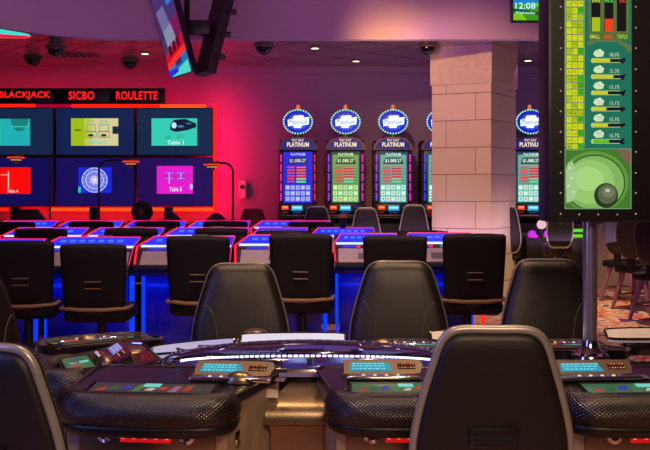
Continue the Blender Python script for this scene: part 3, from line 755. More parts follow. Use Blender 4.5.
# ------------------------------------------------------------------ terminals of the middle rows
BLU = em(25,45,240,1.1); CYW = em(205,220,255,1.4); REDL = em(255,30,45,1.5); MAGL = em(230,30,120,1.2); BRIGHTB = em(8,55,235,1.1)
def terminal(name_label, w, group, skew=.0):
    t = thing('game_terminal', name_label, 'terminal', (0,0,0), 0, group)
    h = w/2
    # local: front (player side) toward -y; y=0 front lip
    cab = MB().box((0,.36,.335), (w*.82,.36,.67), CABBLUE, bev=.01).build('cabinet', t)
    for sx in (-1,1):
        MB().box((sx*(h*.9),.3,.34), (.04,.06,.66), BRIGHTB, bev=.01).build('light_strip', t)
    MB().box((0,.3,.66), (w,.62,.05), TERMBODY, bev=.02).build('underside', t)
    MB().tube([(-h+.02,.0,.70),(-h*.6,-.03,.70),(h*.6,-.03,.70),(h-.02,.0,.70)], .035, VINYL, n=10).build('arm_pad', t)
    # sloped deck body
    prof = [(.0,.69),(.6,.69),(.6,.90),(.5,.94),(.22,.865),(.16,.84),(.02,.72)]
    MB().prism(prof, -h+.01, h-.01, TERMBODY, axis='x').build('body', t, smooth=False)
    def quad(mb, x0, x1, a, b_, m, lift=.004, e0=0, e1=0):
        (y0,z0),(y1,z1) = a, b_
        d = Vector((0,y1-y0,z1-z0)).normalized(); n = Vector((0,-d.z,d.y))*lift
        vs = [Vector((x0,y0,z0))+n, Vector((x1,y0,z0))+n, Vector((x1-e1,y1,z1))+n, Vector((x0+e0,y1,z1))+n]
        bk = [v-n*.8 for v in vs]
        mb.add(vs+bk, [(0,1,2,3),(7,6,5,4),(0,4,5,1),(1,5,6,2),(2,6,7,3),(3,7,4,0)], m)
    mb = MB(); quad(mb, -h+.06, h-.03, (.03,.728), (.155,.835), TERMDECK); 
    dk = mb.build('deck_plate', t, smooth=False)
    mb = MB(); quad(mb, -.12, .12, (.06,.752), (.11,.797), mat('ticket_plate_grey', (95,88,95), .4), .008); mb.build('ticket_plate', dk, smooth=False)
    mb = MB(); quad(mb, -h*.75, -h*.3, (.165,.842), (.2,.857), em(60,50,210), .006); quad(mb, -h*.3, -h*.2, (.165,.842), (.2,.857), REDL, .006); quad(mb, 0, h*.5, (.165,.842), (.2,.857), em(80,130,130), .006)
    mb.build('status_strip', t, smooth=False)
    mb = MB(); quad(mb, -h+.03, h-.02, (.222,.867), (.262,.878), CYW, .006); mb.build('light_bar', t, smooth=False)
    mb = MB(); quad(mb, -h+.03, h-.02, (.264,.879), (.49,.938), BLU, .006, .07, .0)
    for k in range(7): quad(mb, -h+.14+k*(w-.25)/7, -h+.14+(k+.6)*(w-.25)/7, (.36,.9045), (.41,.918), em(70,120,250), .012)
    mb.build('display', t, smooth=False)
    mb = MB(); mb.tube([(-h+.02,.01,.74),(-h+.0,.2,.872)], .009, REDL, n=6); mb.tube([(-h+.0,.2,.876),(-h+.1,.5,.948)], .006, REDL, n=6); mb.tube([(-h+.1,.5,.948),(h-.01,.5,.948)], .006, MAGL, n=6)
    mb.tube([(h-.01,.5,.946),(h-.01,.22,.876),(h-.01,.02,.735)], .005, MAGL, n=6)
    mb.build('edge_light', t)
    MB().box((h*.2,.53,.955), (.14,.04,.015), BEZEL, bev=.004).build('cap_plate', t)
    return t
GT1 = 'glowing blue terminals of the first row'; GT2 = 'glowing blue terminals of the second row'; GT3 = 'glowing blue terminals of the third row'
tm = terminal('x', .86, GT1)
tused = [False]
def tplace(pxL, pxR, D, lab, grp, zs=1.0, rz=0):
    w = X(pxR, D)-X(pxL, D); cx = (X(pxL,D)+X(pxR,D))/2
    s = ((w-.015)/.86, 1, zs)
    if not tused[0]:
        tused[0] = True; tm.location = (cx,D,0); tm.rotation_euler = (0,0,rz); tm['label'] = lab; tm['group'] = grp; tm.scale = s; return
    dup(tm, (cx,D,0), rz, lab, grp, s)
tplace(30,130,7.4,'blue lit terminal behind second chair from left, first row',GT1,.985)
tplace(131,231,7.45,'blue lit terminal left of the left leather chair, first row',GT1,.99)
tplace(232,331,7.5,'blue lit terminal behind the left and second leather chairs, first row',GT1,1.0)
tplace(333,403,7.55,'narrow blue lit terminal behind the middle leather chair, first row',GT1,1.01)
tplace(404,482,7.55,'blue lit terminal ending before the column, first row',GT1,1.015)
tplace(-70,29,7.35,'blue lit terminal cut by the left edge, first row',GT1,.97)
for l, r, lab in ((-8,77,'leftmost blue lit terminal of the second row'),(78,157,'second blue lit terminal from left in the second row'),(158,247,'third blue lit terminal from left in the second row'),(248,308,'fourth blue lit terminal from left in the second row'),(309,378,'rightmost blue lit terminal of the second row')):
    tplace(l, r, 8.8, lab, GT2, 1.01)
for l, r, lab in ((-18,47,'leftmost blue lit terminal of the third row'),(48,116,'blue lit terminal of third row below the blue wheel screen'),(117,182,'blue lit terminal of third row below the Table 5 screen'),(183,248,'blue lit terminal of third row below the right gooseneck lamp'),(249,332,'rightmost blue lit terminal of the third row')):
    tplace(l, r, 10.35, lab, GT3, 1.03)
# red light post & mug
o = MB().tube([(0,0,.02),(0,0,.5)], .022, em(235,40,30,1.2), n=10).build('light_post', loc=(X(488.5,7.5), 7.75, .0)); tag(o, 'short glowing red post beside the chair before the column', 'light')
t = thing('drinks_cup', 'small orange lidded cup on the second row of terminals', 'cup', (X(343,9.1), 9.2, .955))
MB().lathe([(.03,0),(.045,.11),(0,.11)], PLASTIC, n=16).build('cup_body', t)
MB().lathe([(.048,.11),(.048,.14),(.03,.15),(0,.15)], mat('orange_lid', (205,110,70), .5), n=16).build('lid', t)

# ------------------------------------------------------------------ roulette table: player stations
CY = em(45,150,175); CYT = em(120,225,235)
def station(label, w, group, tl=0., tr=0., infox=0., detail=True, purple=False, reader=.12, arm=True, loc=(0,0,0), rz=0, ds=1.0, hue=(70,95,70)):
    t = thing('player_station', label, 'gaming station', loc, rz, group)
    h = w/2; DPT = .40*ds
    # deck slab
    out = [(-h+.01,.09),(h-.01,.09),(h+tr,DPT-.04),(h+tr-.03,DPT),(-h-tl+.03,DPT),(-h-tl,DPT-.04)]
    zf, zb = .672, .705
    def zz(y): return zf+(zb-zf)*(y-.09)/(DPT-.09)
    n = len(out); mb = MB()
    top = [(x,y,zz(y)) for x, y in out]; bot = [(x,y,zz(y)-.03) for x, y in out]
    mb.add(top+bot, [list(range(n)), list(range(n,2*n))[::-1]]+[[i,(i+1) % n,n+(i+1) % n,n+i] for i in range(n)], DECK)
    mb.build('deck', t, smooth=False)
    mb = MB(); mb.tube([(-h+.012,.1,zz(.1)-.002),(-h-tl,DPT-.04,zb),(-h-tl+.03,DPT,zb),(h+tr-.03,DPT,zb),(h+tr,DPT-.04,zb),(h-.012,.1,zz(.1)-.002)], .006, CHROME, n=6); mb.build('edge_trim', t)
    # cabinet
    mb = MB(); co = [(-h+.02,.1),(h-.02,.1),(h-.012,.12),(h+tr-.003,DPT-.02),(-h-tl+.003,DPT-.02),(-h+.012,.12)]
    mb.prism(co, 0, .668, SIDEP); cab = mb.build('cabinet', t, smooth=False)
    MB().box((0,.094,.5), (w*.8,.014,.2), STEEL, bev=.01).build('front_plate', cab)
    mb = MB(); mb.box((-.0,.084,.545), (w*.3,.012,.055), em(200,15,18,1.0), bev=.005)
    for k in range(9): mb.box((-w*.13+k*w*.032,.077,.545+(.008 if k % 2 else -.006)), (w*.018,.004,.018), em(255,120,90), bev=.001)
    mb.build('red_counter', cab)
    for sx in (-1, 1): MB().lathe([(.026,0),(.026,.008),(.014,.012),(0,.006)], CHROME, n=16, M=Matrix.Translation((sx*w*.24,.088,.54)) @ Matrix.Rotation(PI/2,4,'X')).build('lock', cab)
    for zz_ in (.6, .52): MB().lathe([(.03,0),(.03,.008),(.018,.012),(0,.004)], CHROME, n=18, M=Matrix.Translation((h-.0,.16,zz_)) @ Matrix.Rotation(PI/2,4,'Y')).build('side_lock', cab)
    # armrest
    if arm:
        path = catmull([(-h+.035,.17),(-h+.03,.1),(-h+.065,.05),(-h*.5,.03),(0,.022),(h*.5,.03),(h-.065,.05),(h-.03,.1),(h-.035,.17)], 5, False)
        pts = [(p.x,p.y,.632) for p in path]
        rr = [.05]*len(pts); rr[0] = .03; rr[1] = .043; rr[-1] = .03; rr[-2] = .043
        arm_ = MB(); arm_.useuv = True; ar = arm_.tube(pts, rr, WEAVE, n=20, rz=.06).build('armrest', t, ang=60)
        mb = MB(); pts2 = [(p.x*.985,p.y+.008,.578) for p in path[3:-3]]; mb.tube(pts2, .045, ARMSIDE, n=12, rz=.03); mb.build('armrest_underside', ar, ang=60)
    # touch screen
    def onq(x0, x1, y0, y1, m, lift=.003, x2=None, x3=None):
        x2 = x1 if x2 is None else x2; x3 = x0 if x3 is None else x3
        vs = [(x0,y0,zz(y0)+lift),(x1,y0,zz(y0)+lift),(x2,y1,zz(y1)+lift),(x3,y1,zz(y1)+lift)]
        return vs, [(0,1,2,3)]
    mb = MB(); mb.flat = True
    sx0, sx1 = -h*.72, h*.72
    mb.add(*onq(sx0-.012, sx1+.012, .098, .212, None), CHROME) if False else None
    mb.add(*onq(sx0,sx1,.102,.205,None), em(*hue))
    cols = [(150,60,30),(180,60,40),(60,110,60),(20,90,50),(150,90,110),(190,180,160),(40,50,160)]
    for k in range(9):
        a = sx0+.02+k*(sx1-sx0-.04)/9; mb.add(*onq(a, a+(sx1-sx0)*.07, .115+.01*(k % 3), .15+.012*(k % 4), None, .0045, a+(sx1-sx0)*.09, a+.015), em(*cols[(k*3) % 7]))
    mb.add(*onq(sx0+(sx1-sx0)*.42, sx0+(sx1-sx0)*.56, .16, .195, None, .0048), em(110,205,190))
    mb.build('touch_screen', t, smooth=False)
    mb = MB(); mb.tube([(sx0-.008,.1,zz(.1)+.003),(sx1+.008,.1,zz(.1)+.003),(sx1+.008,.207,zz(.207)+.003),(sx0-.008,.207,zz(.207)+.003)], .004, PLASTIC, n=6, closed=True); mb.build('screen_bezel', t)
    # button strip
    bs = MB().box((infox,.235,zz(.235)+.012), (min(w*.5,.3),.034,.018), CHROME, bev=.008, seg=3).build('button_strip', t)
    mb = MB()
    for k in range(9): mb.box((infox-.09+k*.02,.232,zz(.235)+.022), (.011,.011,.005), em(235,215,185) if k % 2 else em(120,60,160), bev=.002)
    mb.build('buttons', bs)
    # info panel (tilted)
    tl_ = math.radians((30 if detail else 8) if not purple else 30)
    M = Matrix.Translation((infox,.275,zz(.275)+.004)) @ Matrix.Rotation(tl_,4,'X')
    W = .27; H = .075
    o2 = catmull([(-W/2,.008),(-W/2+.012,0),(W/2-.03,0),(W/2,.02),(W/2+.005,H-.015),(W/2-.03,H),(-W/2+.02,H),(-W/2,H-.012)], 3)
    bz = mat('bezel_purple', (95,40,85), .3) if purple else BEZEL
    ip = MB().prism([tuple(p) for p in o2], 0, .012, bz, M=M).build('info_panel', t, ang=40)
    # wedge under panel
    MB().prism([(.262,zz(.262)-.004),(.262+.085,zz(.347)-.004),(.262+.07,zz(.33)+(.03 if detail or purple else .008))], infox-W/2+.01, infox+W/2-.01, DECK, axis='x').build('panel_wedge', t, smooth=False)
    mb = MB(); mb.flat = True
    dsx0, dsx1 = -.118, .035
    mb.add([(dsx0,.014,.0128),(dsx1,.014,.0128),(dsx1-.012 if True else 0,H-.016,.0128),(dsx0+.006,H-.016,.0128)], [(0,1,2,3)], CY if not purple else em(120,120,190), M)
    for r, yy_ in enumerate((.026,.040,.052)):
        x = dsx0+.012
        while x < dsx1-.025:
            l = random.uniform(.004,.014); mb.add([(x,yy_-.003,.0134),(x+l,yy_-.003,.0134),(x+l,yy_+.003,.0134),(x,yy_+.003,.0134)], [(0,1,2,3)], CYT if not purple else em(170,170,220), M); x += l+.004
    mb.build('display', ip, smooth=False)
    mb = MB(); mb.box((.085,.04,.0125), (.062,.03,.003), DARKHOLE, M=M)
    for k in range(6):
        for yy_ in (.03,.05): mb.box((.06+k*.01,yy_,.015), (.004,.004,.002), em(255,140+10*(k % 3),60) if k % 3 else em(255,40,30), M=M)
    mb.build('indicator_lights', ip)
    # card reader dome
    if reader is not None:
        MB().lathe([(.055,0)]+[(.055*math.cos(a), .038*math.sin(a)) for a in [k*PI/14 for k in range(1,7)]]+[(0,.038)], STEEL, n=24, c=(reader,.245,zz(.245)), sx=1, sy=.62).build('card_reader', t)
    MB().box((infox+W/2+.035,.27,zz(.27)+.004), (.034,.05,.004), mat('card_print', (120,105,130), .3), bev=.001).build('instruction_card', t) if detail else None
    return t
GS = 'player stations along the near side of the roulette table'
def front_station(pxc, D, *a, **k): return None
station('near station with red readout left of the silver corner, beside left chair', .58, GS, tl=-.02, tr=.11, infox=.25, reader=.28, loc=(-.60,2.86,0), rz=math.radians(-6), hue=(60,52,45))
station('near station directly behind the nearest grey rimmed chair', .52, GS, tl=.05, tr=0, infox=-.075, reader=.12, loc=(.278,2.86,0), rz=0, hue=(60,95,62))
station('near station at the right edge with woven black armrest', .60, GS, tl=.05, tr=.05, infox=-.14, reader=.12, loc=(1.10,2.86,0), rz=math.radians(3), hue=(50,95,68))
G4 = 'player stations on the far side of the roulette table'
for px, lab in ((240,'far station before the left leather chair'),(402,'far station before the middle leather chair'),(552,'far station before the leather chair behind the pole')):
    station(lab, .40, G4, tl=.02, tr=.02, infox=.0, reader=.10, loc=(X(px,4.0),3.99,0), rz=PI, hue=(50,120,80), detail=False)
station('left end station with tilted purple info panel', .36, 'stations at the left end of the roulette table', tl=.04, tr=.04, infox=.02, purple=True, reader=.1, loc=(-1.10,3.40,0), rz=math.radians(-68), hue=(45,100,65), detail=False, ds=1.1)
station('far left station with green screen before the cut off chair', .52, 'stations at the left end of the roulette table', tl=-.02, tr=-.02, infox=.05, reader=.05, loc=(-1.10,4.10,0), rz=math.radians(-150), hue=(55,150,110), detail=False)
# core
t = thing('roulette_table', 'dark table core with silver corner wedges between the stations', 'table', (0,3.42,0))
MB().box((.38,0.04,.31), (2.0,.2,.62), GUN, bev=.02).build('pedestal', t)
MB().box((.38,0.04,.64), (2.08,.3,.04), DECK, bev=.012).build('top', t)
def wedge(x, w0, w1, name):
    # silver nose between stations; local y from front (-.34) to back (-.1)
    mb = MB()
    nose = [(-.1,.625),(-.2,.603),(-.265,.588),(-.3,.574),(-.322,.554),(-.333,.53),(-.333,.508),(-.3,.495),(-.288,.47),(-.288,.40),(-.3,0),(-.1,0)]
    vs = []
    for s in (-1,1):
        for y, z in nose:
            f = (y+.34)/.24; ww = w0*(1-f)+w1*f
            vs.append((x+s*ww/2+.03*f, y, z))
    vs = [(a_,b_,c_+(.03 if c_ > 0 else 0)) for a_,b_,c_ in vs]
    n = len(nose)
    mb.add(vs, [list(range(n)), list(range(n,2*n))[::-1]]+[[i,(i+1) % n,n+(i+1) % n,n+i] for i in range(n)], STEEL)
    return mb.build(name, t)
wd = wedge(-.105, .215, .07, 'corner_wedge')
MB().box((-.075,-.12,.635), (.062,.03,.06), DARKHOLE, bev=.004).build('slot', wd)
wedge(.665, .2, .08, 'corner_wedge')
MB().box((-.185,-.29,.637), (.042,.003,.03), WHITEP, M=None).build('number_label', t)
# frosted panels on the far side; two glow in place of reflected light
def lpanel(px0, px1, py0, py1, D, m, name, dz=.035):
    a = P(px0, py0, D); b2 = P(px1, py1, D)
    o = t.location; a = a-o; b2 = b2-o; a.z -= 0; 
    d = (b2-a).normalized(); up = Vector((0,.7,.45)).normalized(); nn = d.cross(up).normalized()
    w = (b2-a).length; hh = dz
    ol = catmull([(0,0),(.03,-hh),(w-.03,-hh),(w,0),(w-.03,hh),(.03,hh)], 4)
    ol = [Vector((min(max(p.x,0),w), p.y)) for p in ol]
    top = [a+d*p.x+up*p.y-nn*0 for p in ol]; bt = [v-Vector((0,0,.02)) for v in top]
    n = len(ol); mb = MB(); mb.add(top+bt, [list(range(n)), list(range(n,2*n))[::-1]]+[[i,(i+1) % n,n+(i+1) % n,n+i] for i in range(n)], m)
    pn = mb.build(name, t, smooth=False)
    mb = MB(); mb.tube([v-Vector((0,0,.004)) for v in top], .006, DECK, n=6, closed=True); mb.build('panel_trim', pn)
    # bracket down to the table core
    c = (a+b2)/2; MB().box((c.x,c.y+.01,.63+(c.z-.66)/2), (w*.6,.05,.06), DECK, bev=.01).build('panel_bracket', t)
lpanel(241, 345, 338, 337.3, 3.83, em(225,218,232,1.0), 'frosted_panel_glow', .031)
lpanel(152, 234, 349.5, 341, 3.66, em(175,165,205,1.0), 'frosted_panel_glow', .025)
lpanel(431, 520, 335, 334.5, 3.83, WHITEP, 'frosted_panel', .031)
lpanel(606, 700, 333, 332, 3.83, WHITEP, 'frosted_panel', .031)
for px, py, D, r in ((131,353,3.62,.07),(255,334,3.95,.06)):
    c = P(px, py, D)-t.location
    MB().lathe([(r,-.02),(r,0)]+[(r*math.cos(a), r*.42*math.sin(a)) for a in [k*PI/14 for k in range(1,7)]]+[(0,r*.42)], STEEL, n=28, c=c).build('chrome_cap', t)
    MB().lathe([(.02,-c.z+.66-.0),(.02,-.01)], CHROME, n=10, c=c).build('cap_stem', t)
# wheel under dome
t = thing('roulette_bowl', 'roulette wheel under a shallow glass dome with white light ring', 'roulette wheel', (-.06,3.455,.665))
RX, RY = .58, .185
MB().lathe([(1,0),(1.0,.012),(.96,.02),(.8,.004),(.5,.0),(0,.002)], mat('wheel_bowl_violet', (170,160,225), .35, metal=.1), n=56, M=Matrix.Diagonal((RX,RY,1,1))).build('bowl', t)
mb = MB(); mb.tube([(RX*.97*math.cos(2*PI*k/56),RY*.97*math.sin(2*PI*k/56),.022) for k in range(56)], .008, CHROME, n=8, closed=True); mb.build('rim', t)
mb = MB()
for k in range(64):
    a = PI*(.04+.92*k/63); mb.box((RX*.86*math.cos(a),RY*.62*math.sin(a),.018), (.016,.008,.016), em(205,205,255,5.0), bev=.003)
mb.build('light_ring', t)
MB().lathe([(.62,.004),(.6,.01),(.3,.012),(.1,.016),(0,.016)], mat('wheel_rotor', (90,70,150), .15, metal=.5), n=48, M=Matrix.Diagonal((RX*.8,RY*.7,1,1))).build('rotor', t)
MB().lathe([(.03,.015),(.01,.02),(.01,.03),(.016,.034),(0,.038)], GUN, n=20).build('turret', t)
gm = bpy.data.materials.new('dome_glass'); gm.use_nodes = True; nt = gm.node_tree
for n_ in list(nt.nodes):
    if n_.type != 'OUTPUT_MATERIAL': nt.nodes.remove(n_)
outn = [n_ for n_ in nt.nodes][0]
tr = nt.nodes.new('ShaderNodeBsdfTransparent'); tr.inputs[0].default_value = (.74,.72,.95,1)
gl = nt.nodes.new('ShaderNodeBsdfGlossy'); gl.inputs['Roughness'].default_value = .08
fr = nt.nodes.new('ShaderNodeFresnel'); fr.inputs[0].default_value = 1.6
mx = nt.nodes.new('ShaderNodeMixShader')
nt.links.new(fr.outputs[0], mx.inputs[0]); nt.links.new(tr.outputs[0], mx.inputs[1]); nt.links.new(gl.outputs[0], mx.inputs[2]); nt.links.new(mx.outputs[0], outn.inputs[0])
_m['glass'] = gm
MB().lathe([(.98,.022)]+[(.98*math.cos(a),   .022+.08*math.sin(a)) for a in [k*PI/20 for k in range(1,10)]]+[(0,.102)], gm, n=56, M=Matrix.Diagonal((RX,RY,1,1))).build('glass_dome', t, ang=80)
mb = MB()
for k in range(44):
    a = PI*(.03+.94*k/43); mb.box((RX*.985*math.cos(a),0,.024+.082*math.sin(a)), (.0045,.005,.004), em(190,180,225,.9), bev=.002)
mb.build('rib_studs', t)
MB().tube([(RX*.985*math.cos(PI*k/40),.0,.018+.082*math.sin(PI*k/40)) for k in range(41)], .004, mat('rib_violet', (120,100,160), .2, metal=.7), n=6, upv=(0,1,0)).build('dome_rib', t)

# ------------------------------------------------------------------ tall sic bo display
t = thing('dice_game_display', 'tall black dice game screen on a chrome pole above the table', 'screen', (X(590,3.52), 3.52, .66))
O = t.location.copy()
zb = Z(222,3.42)-O.z; fx0 = X(548,3.42)-O.x; fx1 = X(653,3.42)-O.x; ZT = 2.3-O.z
MB().lathe([(.028,.05),(.028,zb)], mat('pole_chrome', (250,248,250), .22, metal=.92), n=24).build('pole', t)
MB().lathe([(.075,0),(.075,.035),(.07,.045),(.05,.052),(.045,.06),(.034,.075),(.03,.1)], CHROME, n=28).build('pole_base', t)
for k in range(8): a = k*PI/4; MB().lathe([(.008,.044),(.008,.054),(0,.056)], CHROME, n=6, c=(.06*math.cos(a),.06*math.sin(a),0)).build('bolt', t)
NAVYM = mat('display_housing', (17,15,32), .45)
hs = MB().box(((fx0+fx1)/2,-.02,(zb+ZT)/2), (fx1-fx0,.16,ZT-zb), NAVYM, bev=.008).build('housing', t)
p = Pic((fx0,-.1015,Z(0,3.42)-O.z), (X(650,3.42)-X(548,3.42),0,0), (0,0,-222/F*3.42), 102, 222, step=.0005)
x = lambda v: v-548
p.rect(3,-50,102,219, mat('display_face_black', (10,9,12), .35), 0)
p.rect(x(564.5),-45,x(631.5),209, em(22,110,88), 1)
# dice history column
p.rect(x(565),-45,x(584),147, em(95,110,60), 2)
YE_, YG, GN = em(205,215,25), em(165,190,30), em(50,170,30)
rr_ = random.Random(3)
yv = -40.0; ri = 0
while yv < 145:
    grn = rr_.random() < .45
    for k in range(3):
        c = (GN if grn and k == 2 else (YE_ if rr_.random() < .7 else YG)); xa = x(566.3+k*5.8)
        p.rect(xa, yv, xa+5.2, yv+5.7, c, 3)
        for _ in range(1+rr_.randrange(3)):
            dx, dy = rr_.uniform(1,3.6), rr_.uniform(1,4); p.rect(xa+dx, yv+dy, xa+dx+.9, yv+dy+.9, em(90,100,10), 4)
    p.rect(x(565), yv+5.75, x(584), yv+6.1, em(170,180,120), 5)
    yv += 6.82; ri += 1
p.rect(x(564.6),-45,x(565.2),147, em(170,190,150), 6); p.rect(x(583.6),-45,x(584.2),147, em(150,170,120), 6)
# bars
p.rect(x(588.5),-40,x(629),33, em(90,110,60), 2)
for k, (x0, x1, c, ht) in enumerate(((591,600.2,(160,190,25),17.5),(604,613.2,(240,60,20),19),(616.5,626,(12,10,16),50))):
    p.rect(x(x0),-40,x(x1),31.5, em(14,12,18), 3)
    if k < 2: p.rect(x(x0+.6),ht,x(x1-.3),31.5, em(*c), 4)
for k, (s, c) in enumerate((('54%',(190,220,60)),('46%',(90,200,70)),('0%',(235,60,50)))): p.text(s, x((591.5,604,619)[k]), -1, x((600,613,625)[k]), 2.8, em(*c), 6)
p.rect(x(588),33,x(629),40.5, em(80,105,55), 3); p.poly([(x(586),42),(x(594),40),(x(620),40),(x(631),46),(x(631),52),(x(628),52),(x(623),46),(x(616),42),(x(595),42),(x(589),46)], em(95,115,70), 3)
for s, x0, x1, c in (('SMALL',589.5,599.5,(190,215,70)),('BIG',604,612.5,(235,70,40)),('TRIPLE',616.5,627,(150,210,60))): p.text(s, x(x0),34.8,x(x1),38.8, em(*c), 6)
# die rows
pct = ['18.0%','21.3%','15.1%','13.1%','15.3%','16.7%']; fills = [.62,.74,.54,.48,.54,.58]
for k in range(6):
    y = 50.5+k*16.15; 
    p.poly([(x(594.5),y+.5),(x(600),y-1.5),(x(604),y+2),(x(602.5),y+6.2),(x(596),y+6.6),(x(593),y+4)], em(205,230,190), 4)
    for dd in range(k+1): p.ell(x(597+((dd*37) % 5)*1.1), y+1.4+((dd*53) % 4)*1.1, .45, .5, em(30,60,40), 6, 8)
    p.text(pct[k], x(609.5), y+2.4, x(619), y+6.2, em(195,225,190), 5, 0)
    p.ell(x(592.6), y+10.2, 1.9, 2.4, em(180,205,120), 3); p.rect(x(592.5), y+7.8, x(620), y+12.4, em(180,205,120), 3); p.rect(x(593), y+8.4, x(623), y+11.8, em(10,20,45), 4)
    L = 593+(620-593)*fills[k]
    p.rect(x(593), y+8.6, x(L), y+11.6, em(205,205,30) if k < 5 else em(95,190,30), 5)
    for q in range(4): p.ell(x(621.5+rr_.uniform(-1.5,3)), y+10+rr_.uniform(-2,2.6), 1.3, 1.2, em(8,14,30), 6, 10)
# camera picture of the shaker dome
p.rect(x(564.5),148.5,x(631),209, em(115,155,110), 3)
p.rect(x(565.2),149.2,x(630.3),208.2, em(62,120,42), 4)
cx, cy = x(594), 180
def ellc(cx, cy, rx, ry, c, L, clip=True):
    n = 40; pts = [(min(max(cx+rx*math.cos(2*PI*i/n), x(565.2)), x(630.3)), min(max(cy+ry*math.sin(2*PI*i/n), 149.4), 208)) for i in range(n)]
    p.poly(pts, em(*c), L)
p.poly([(x(615),149.4),(x(630.3),149.4),(x(630.3),168)], em(120,95,75), 5)
ellc(cx,cy+2,34,31,(95,150,60),6); ellc(cx,cy+3,31,28.5,(45,95,38),7); ellc(cx,cy+3,29.5,27,(128,178,92),8); ellc(cx-4,cy+2,24,22,(148,198,108),9); ellc(cx-6,cy-1,15,12,(165,212,125),10)
p.poly([(x(568),163),(x(572),161),(x(575),172),(x(577),188),(x(574),200),(x(566),203),(x(565.4),170)], em(160,200,140), 11)
for a_, b_ in ((569,168),(571,178),(568,186),(573,192)): p.ell(x(a_), b_, 1, 1.3, em(215,235,190), 12, 8)
ellc(x(605.5),195.5,12,12.5,(32,58,24),12); ellc(x(606.5),194,9.5,9.8,(88,98,72),13); ellc(x(607.5),192,6.5,5.6,(112,120,92),14); ellc(x(607),190.5,2.4,1.6,(190,200,165),15)
p.build('screen', hs)
mb = MB(); rr_ = .0
for py in (-25,-5,7,28,48.5,69.5,91,111.5,132,152,173,193,214):
    for px in (560.5, 635.5):
        q = P(px, py, 3.42)-O; mb.box((q.x,-.103,q.z), (.0065,.006,.0065), WHITEP, bev=.002)
for px in (579,598,617):
    q = P(px, 214.5, 3.42)-O; mb.box((q.x,-.103,q.z), (.0065,.006,.0065), WHITEP, bev=.002)
mb.build('screws', hs)

# ------------------------------------------------------------------ lights
def area(name, loc, target, size, power, rgb, sy=None, spread=None):
    l = bpy.data.lights.new(name, 'AREA'); l.energy = power; l.color = lin(rgb); l.size = size
    if sy: l.shape = 'RECTANGLE'; l.size_y = sy
    if spread: l.spread = math.radians(spread)
    o = bpy.data.objects.new(name, l); col.objects.link(o); o.location = loc
    d = Vector(target)-Vector(loc); o.rotation_euler = d.to_track_quat('-Z', 'Y').to_euler(); return o
def spot(name, loc, target, power, rgb, ang=60, blend=.6, r=.05):
    l = bpy.data.lights.new(name, 'SPOT'); l.energy = power; l.color = lin(rgb); l.spot_size = math.radians(ang); l.spot_blend = blend; l.shadow_soft_size = r
    o = bpy.data.objects.new(name, l); col.objects.link(o); o.location = loc
    d = Vector(target)-Vector(loc); o.rotation_euler = d.to_track_quat('-Z', 'Y').to_euler(); return o
PUR = (190,90,215)
area('cove_light', (0,8.4,4.4), (0,8.6,0), 9, 36, (190,100,190), 2.6)
area('fascia_wash', (0,8.3,2.6), (0,10.4,4.0), 8, 12, (205,90,190), .5)
area('wall_wash', (1.6,11.5,3.0), (1.6,12.8,1.9), 6, 8, (165,110,230), .4)
area('ceiling_bounce', (0,10.8,.7), (0,11.4,3.1), 8, 42, (215,170,225), .6)
# red backlight of the video wall
area('red_back_top', (X(100,12.5),12.5,Z(104,12.5)), (X(100,12.5),12.8,Z(85,12.5)), 3.6, 11, (255,5,60), .12)
area('red_back_right', (X(216,12.4),12.4,Z(160,12.4)), (X(240,12.4),12.8,Z(160,12.4)), .25, 16, (255,0,70), 1.5)
area('red_back_low', (X(110,12.5),12.45,Z(209,12.5)), (X(110,12.5),12.8,Z(222,12.5)), 3.0, 16, (255,10,15), .1)
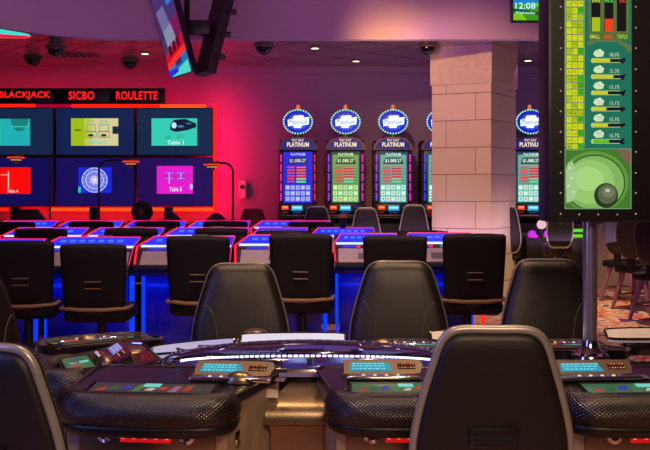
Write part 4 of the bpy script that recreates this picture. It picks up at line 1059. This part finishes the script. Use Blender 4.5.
# warm lamps
for x_, y_, pw in ((-.6,3.2,34),(.9,3.4,34),(.1,5.6,26),(-1.8,5.2,16)):
    spot('warm_downlight', (x_,y_,4.35), (x_,y_+.1,0), pw*6, (255,208,155), 75, .7, .08)
spot('column_spot', (.2,7.6,3.6), (1.75,10.9,1.6), 340, (255,195,120), 60, .8, .06)
spot('column_magenta', (.6,9.4,2.9), (1.7,10.9,2.7), 18, (215,90,255), 70, .8, .05)
spot('fascia_spot', (X(384,9.55),9.5,2.7), (X(384,10.35),10.3,2.98), 46, (255,185,115), 72, 1, .04)
spot('fascia_spot', (X(212,9.55),9.5,2.7), (X(212,10.35),10.3,2.98), 20, (255,185,115), 66, 1, .04)
spot('floor_spot', (3.2,9.5,3.0), (3.3,10.2,0), 330, (255,215,165), 85, .8, .06)
for x_ in (-2.6,-1.7,-.8,.1,.9):
    area('blue_underglow', (x_,7.15,.60), (x_,7.7,.2), .7, 2.3, (15,45,255), .05)
# warm fill added from the camera side for the foreground
area('foreground_fill', (.5,.1,2.7), (-.1,3.1,.6), .9, 62, (255,215,175))
area('blue_pole_fill', (-2.6,1.4,2.1), (.8,3.4,1.1), .7, 34, (130,140,255), 1.8)  # added unseen light, gives the pole and chrome their blue streaks
spot('row_spot', (-1.2,6.2,4.3), (-1.0,7.6,.8), 260, (255,205,190), 60, .8, .1)  # pair of spots added to brighten the first-row terminal decks
spot('row_spot', (1.0,6.2,4.3), (.9,7.6,.8), 260, (255,205,190), 60, .8, .1)

w = bpy.data.worlds.new('world'); sc.world = w; w.use_nodes = True
w.node_tree.nodes['Background'].inputs[0].default_value = (.25,.12,.3,1); w.node_tree.nodes['Background'].inputs[1].default_value = .05
for o in bpy.data.objects:
    if '_used' in o: del o['_used']
# ------------------------------------------------------------------ camera
cam = bpy.data.cameras.new('camera'); cam.sensor_width = 36; cam.lens = F/650*36; cam.shift_y = -35/650; cam.clip_start = .05
co = bpy.data.objects.new('camera', cam); col.objects.link(co); co.location = (0,0,CAMH); co.rotation_euler = (PI/2,0,0)
sc.camera = co
sc.view_settings.view_transform = 'Standard'; sc.view_settings.look = 'None'; sc.view_settings.gamma = 1; sc.view_settings.exposure = 0
sc.view_settings.use_curve_mapping = False
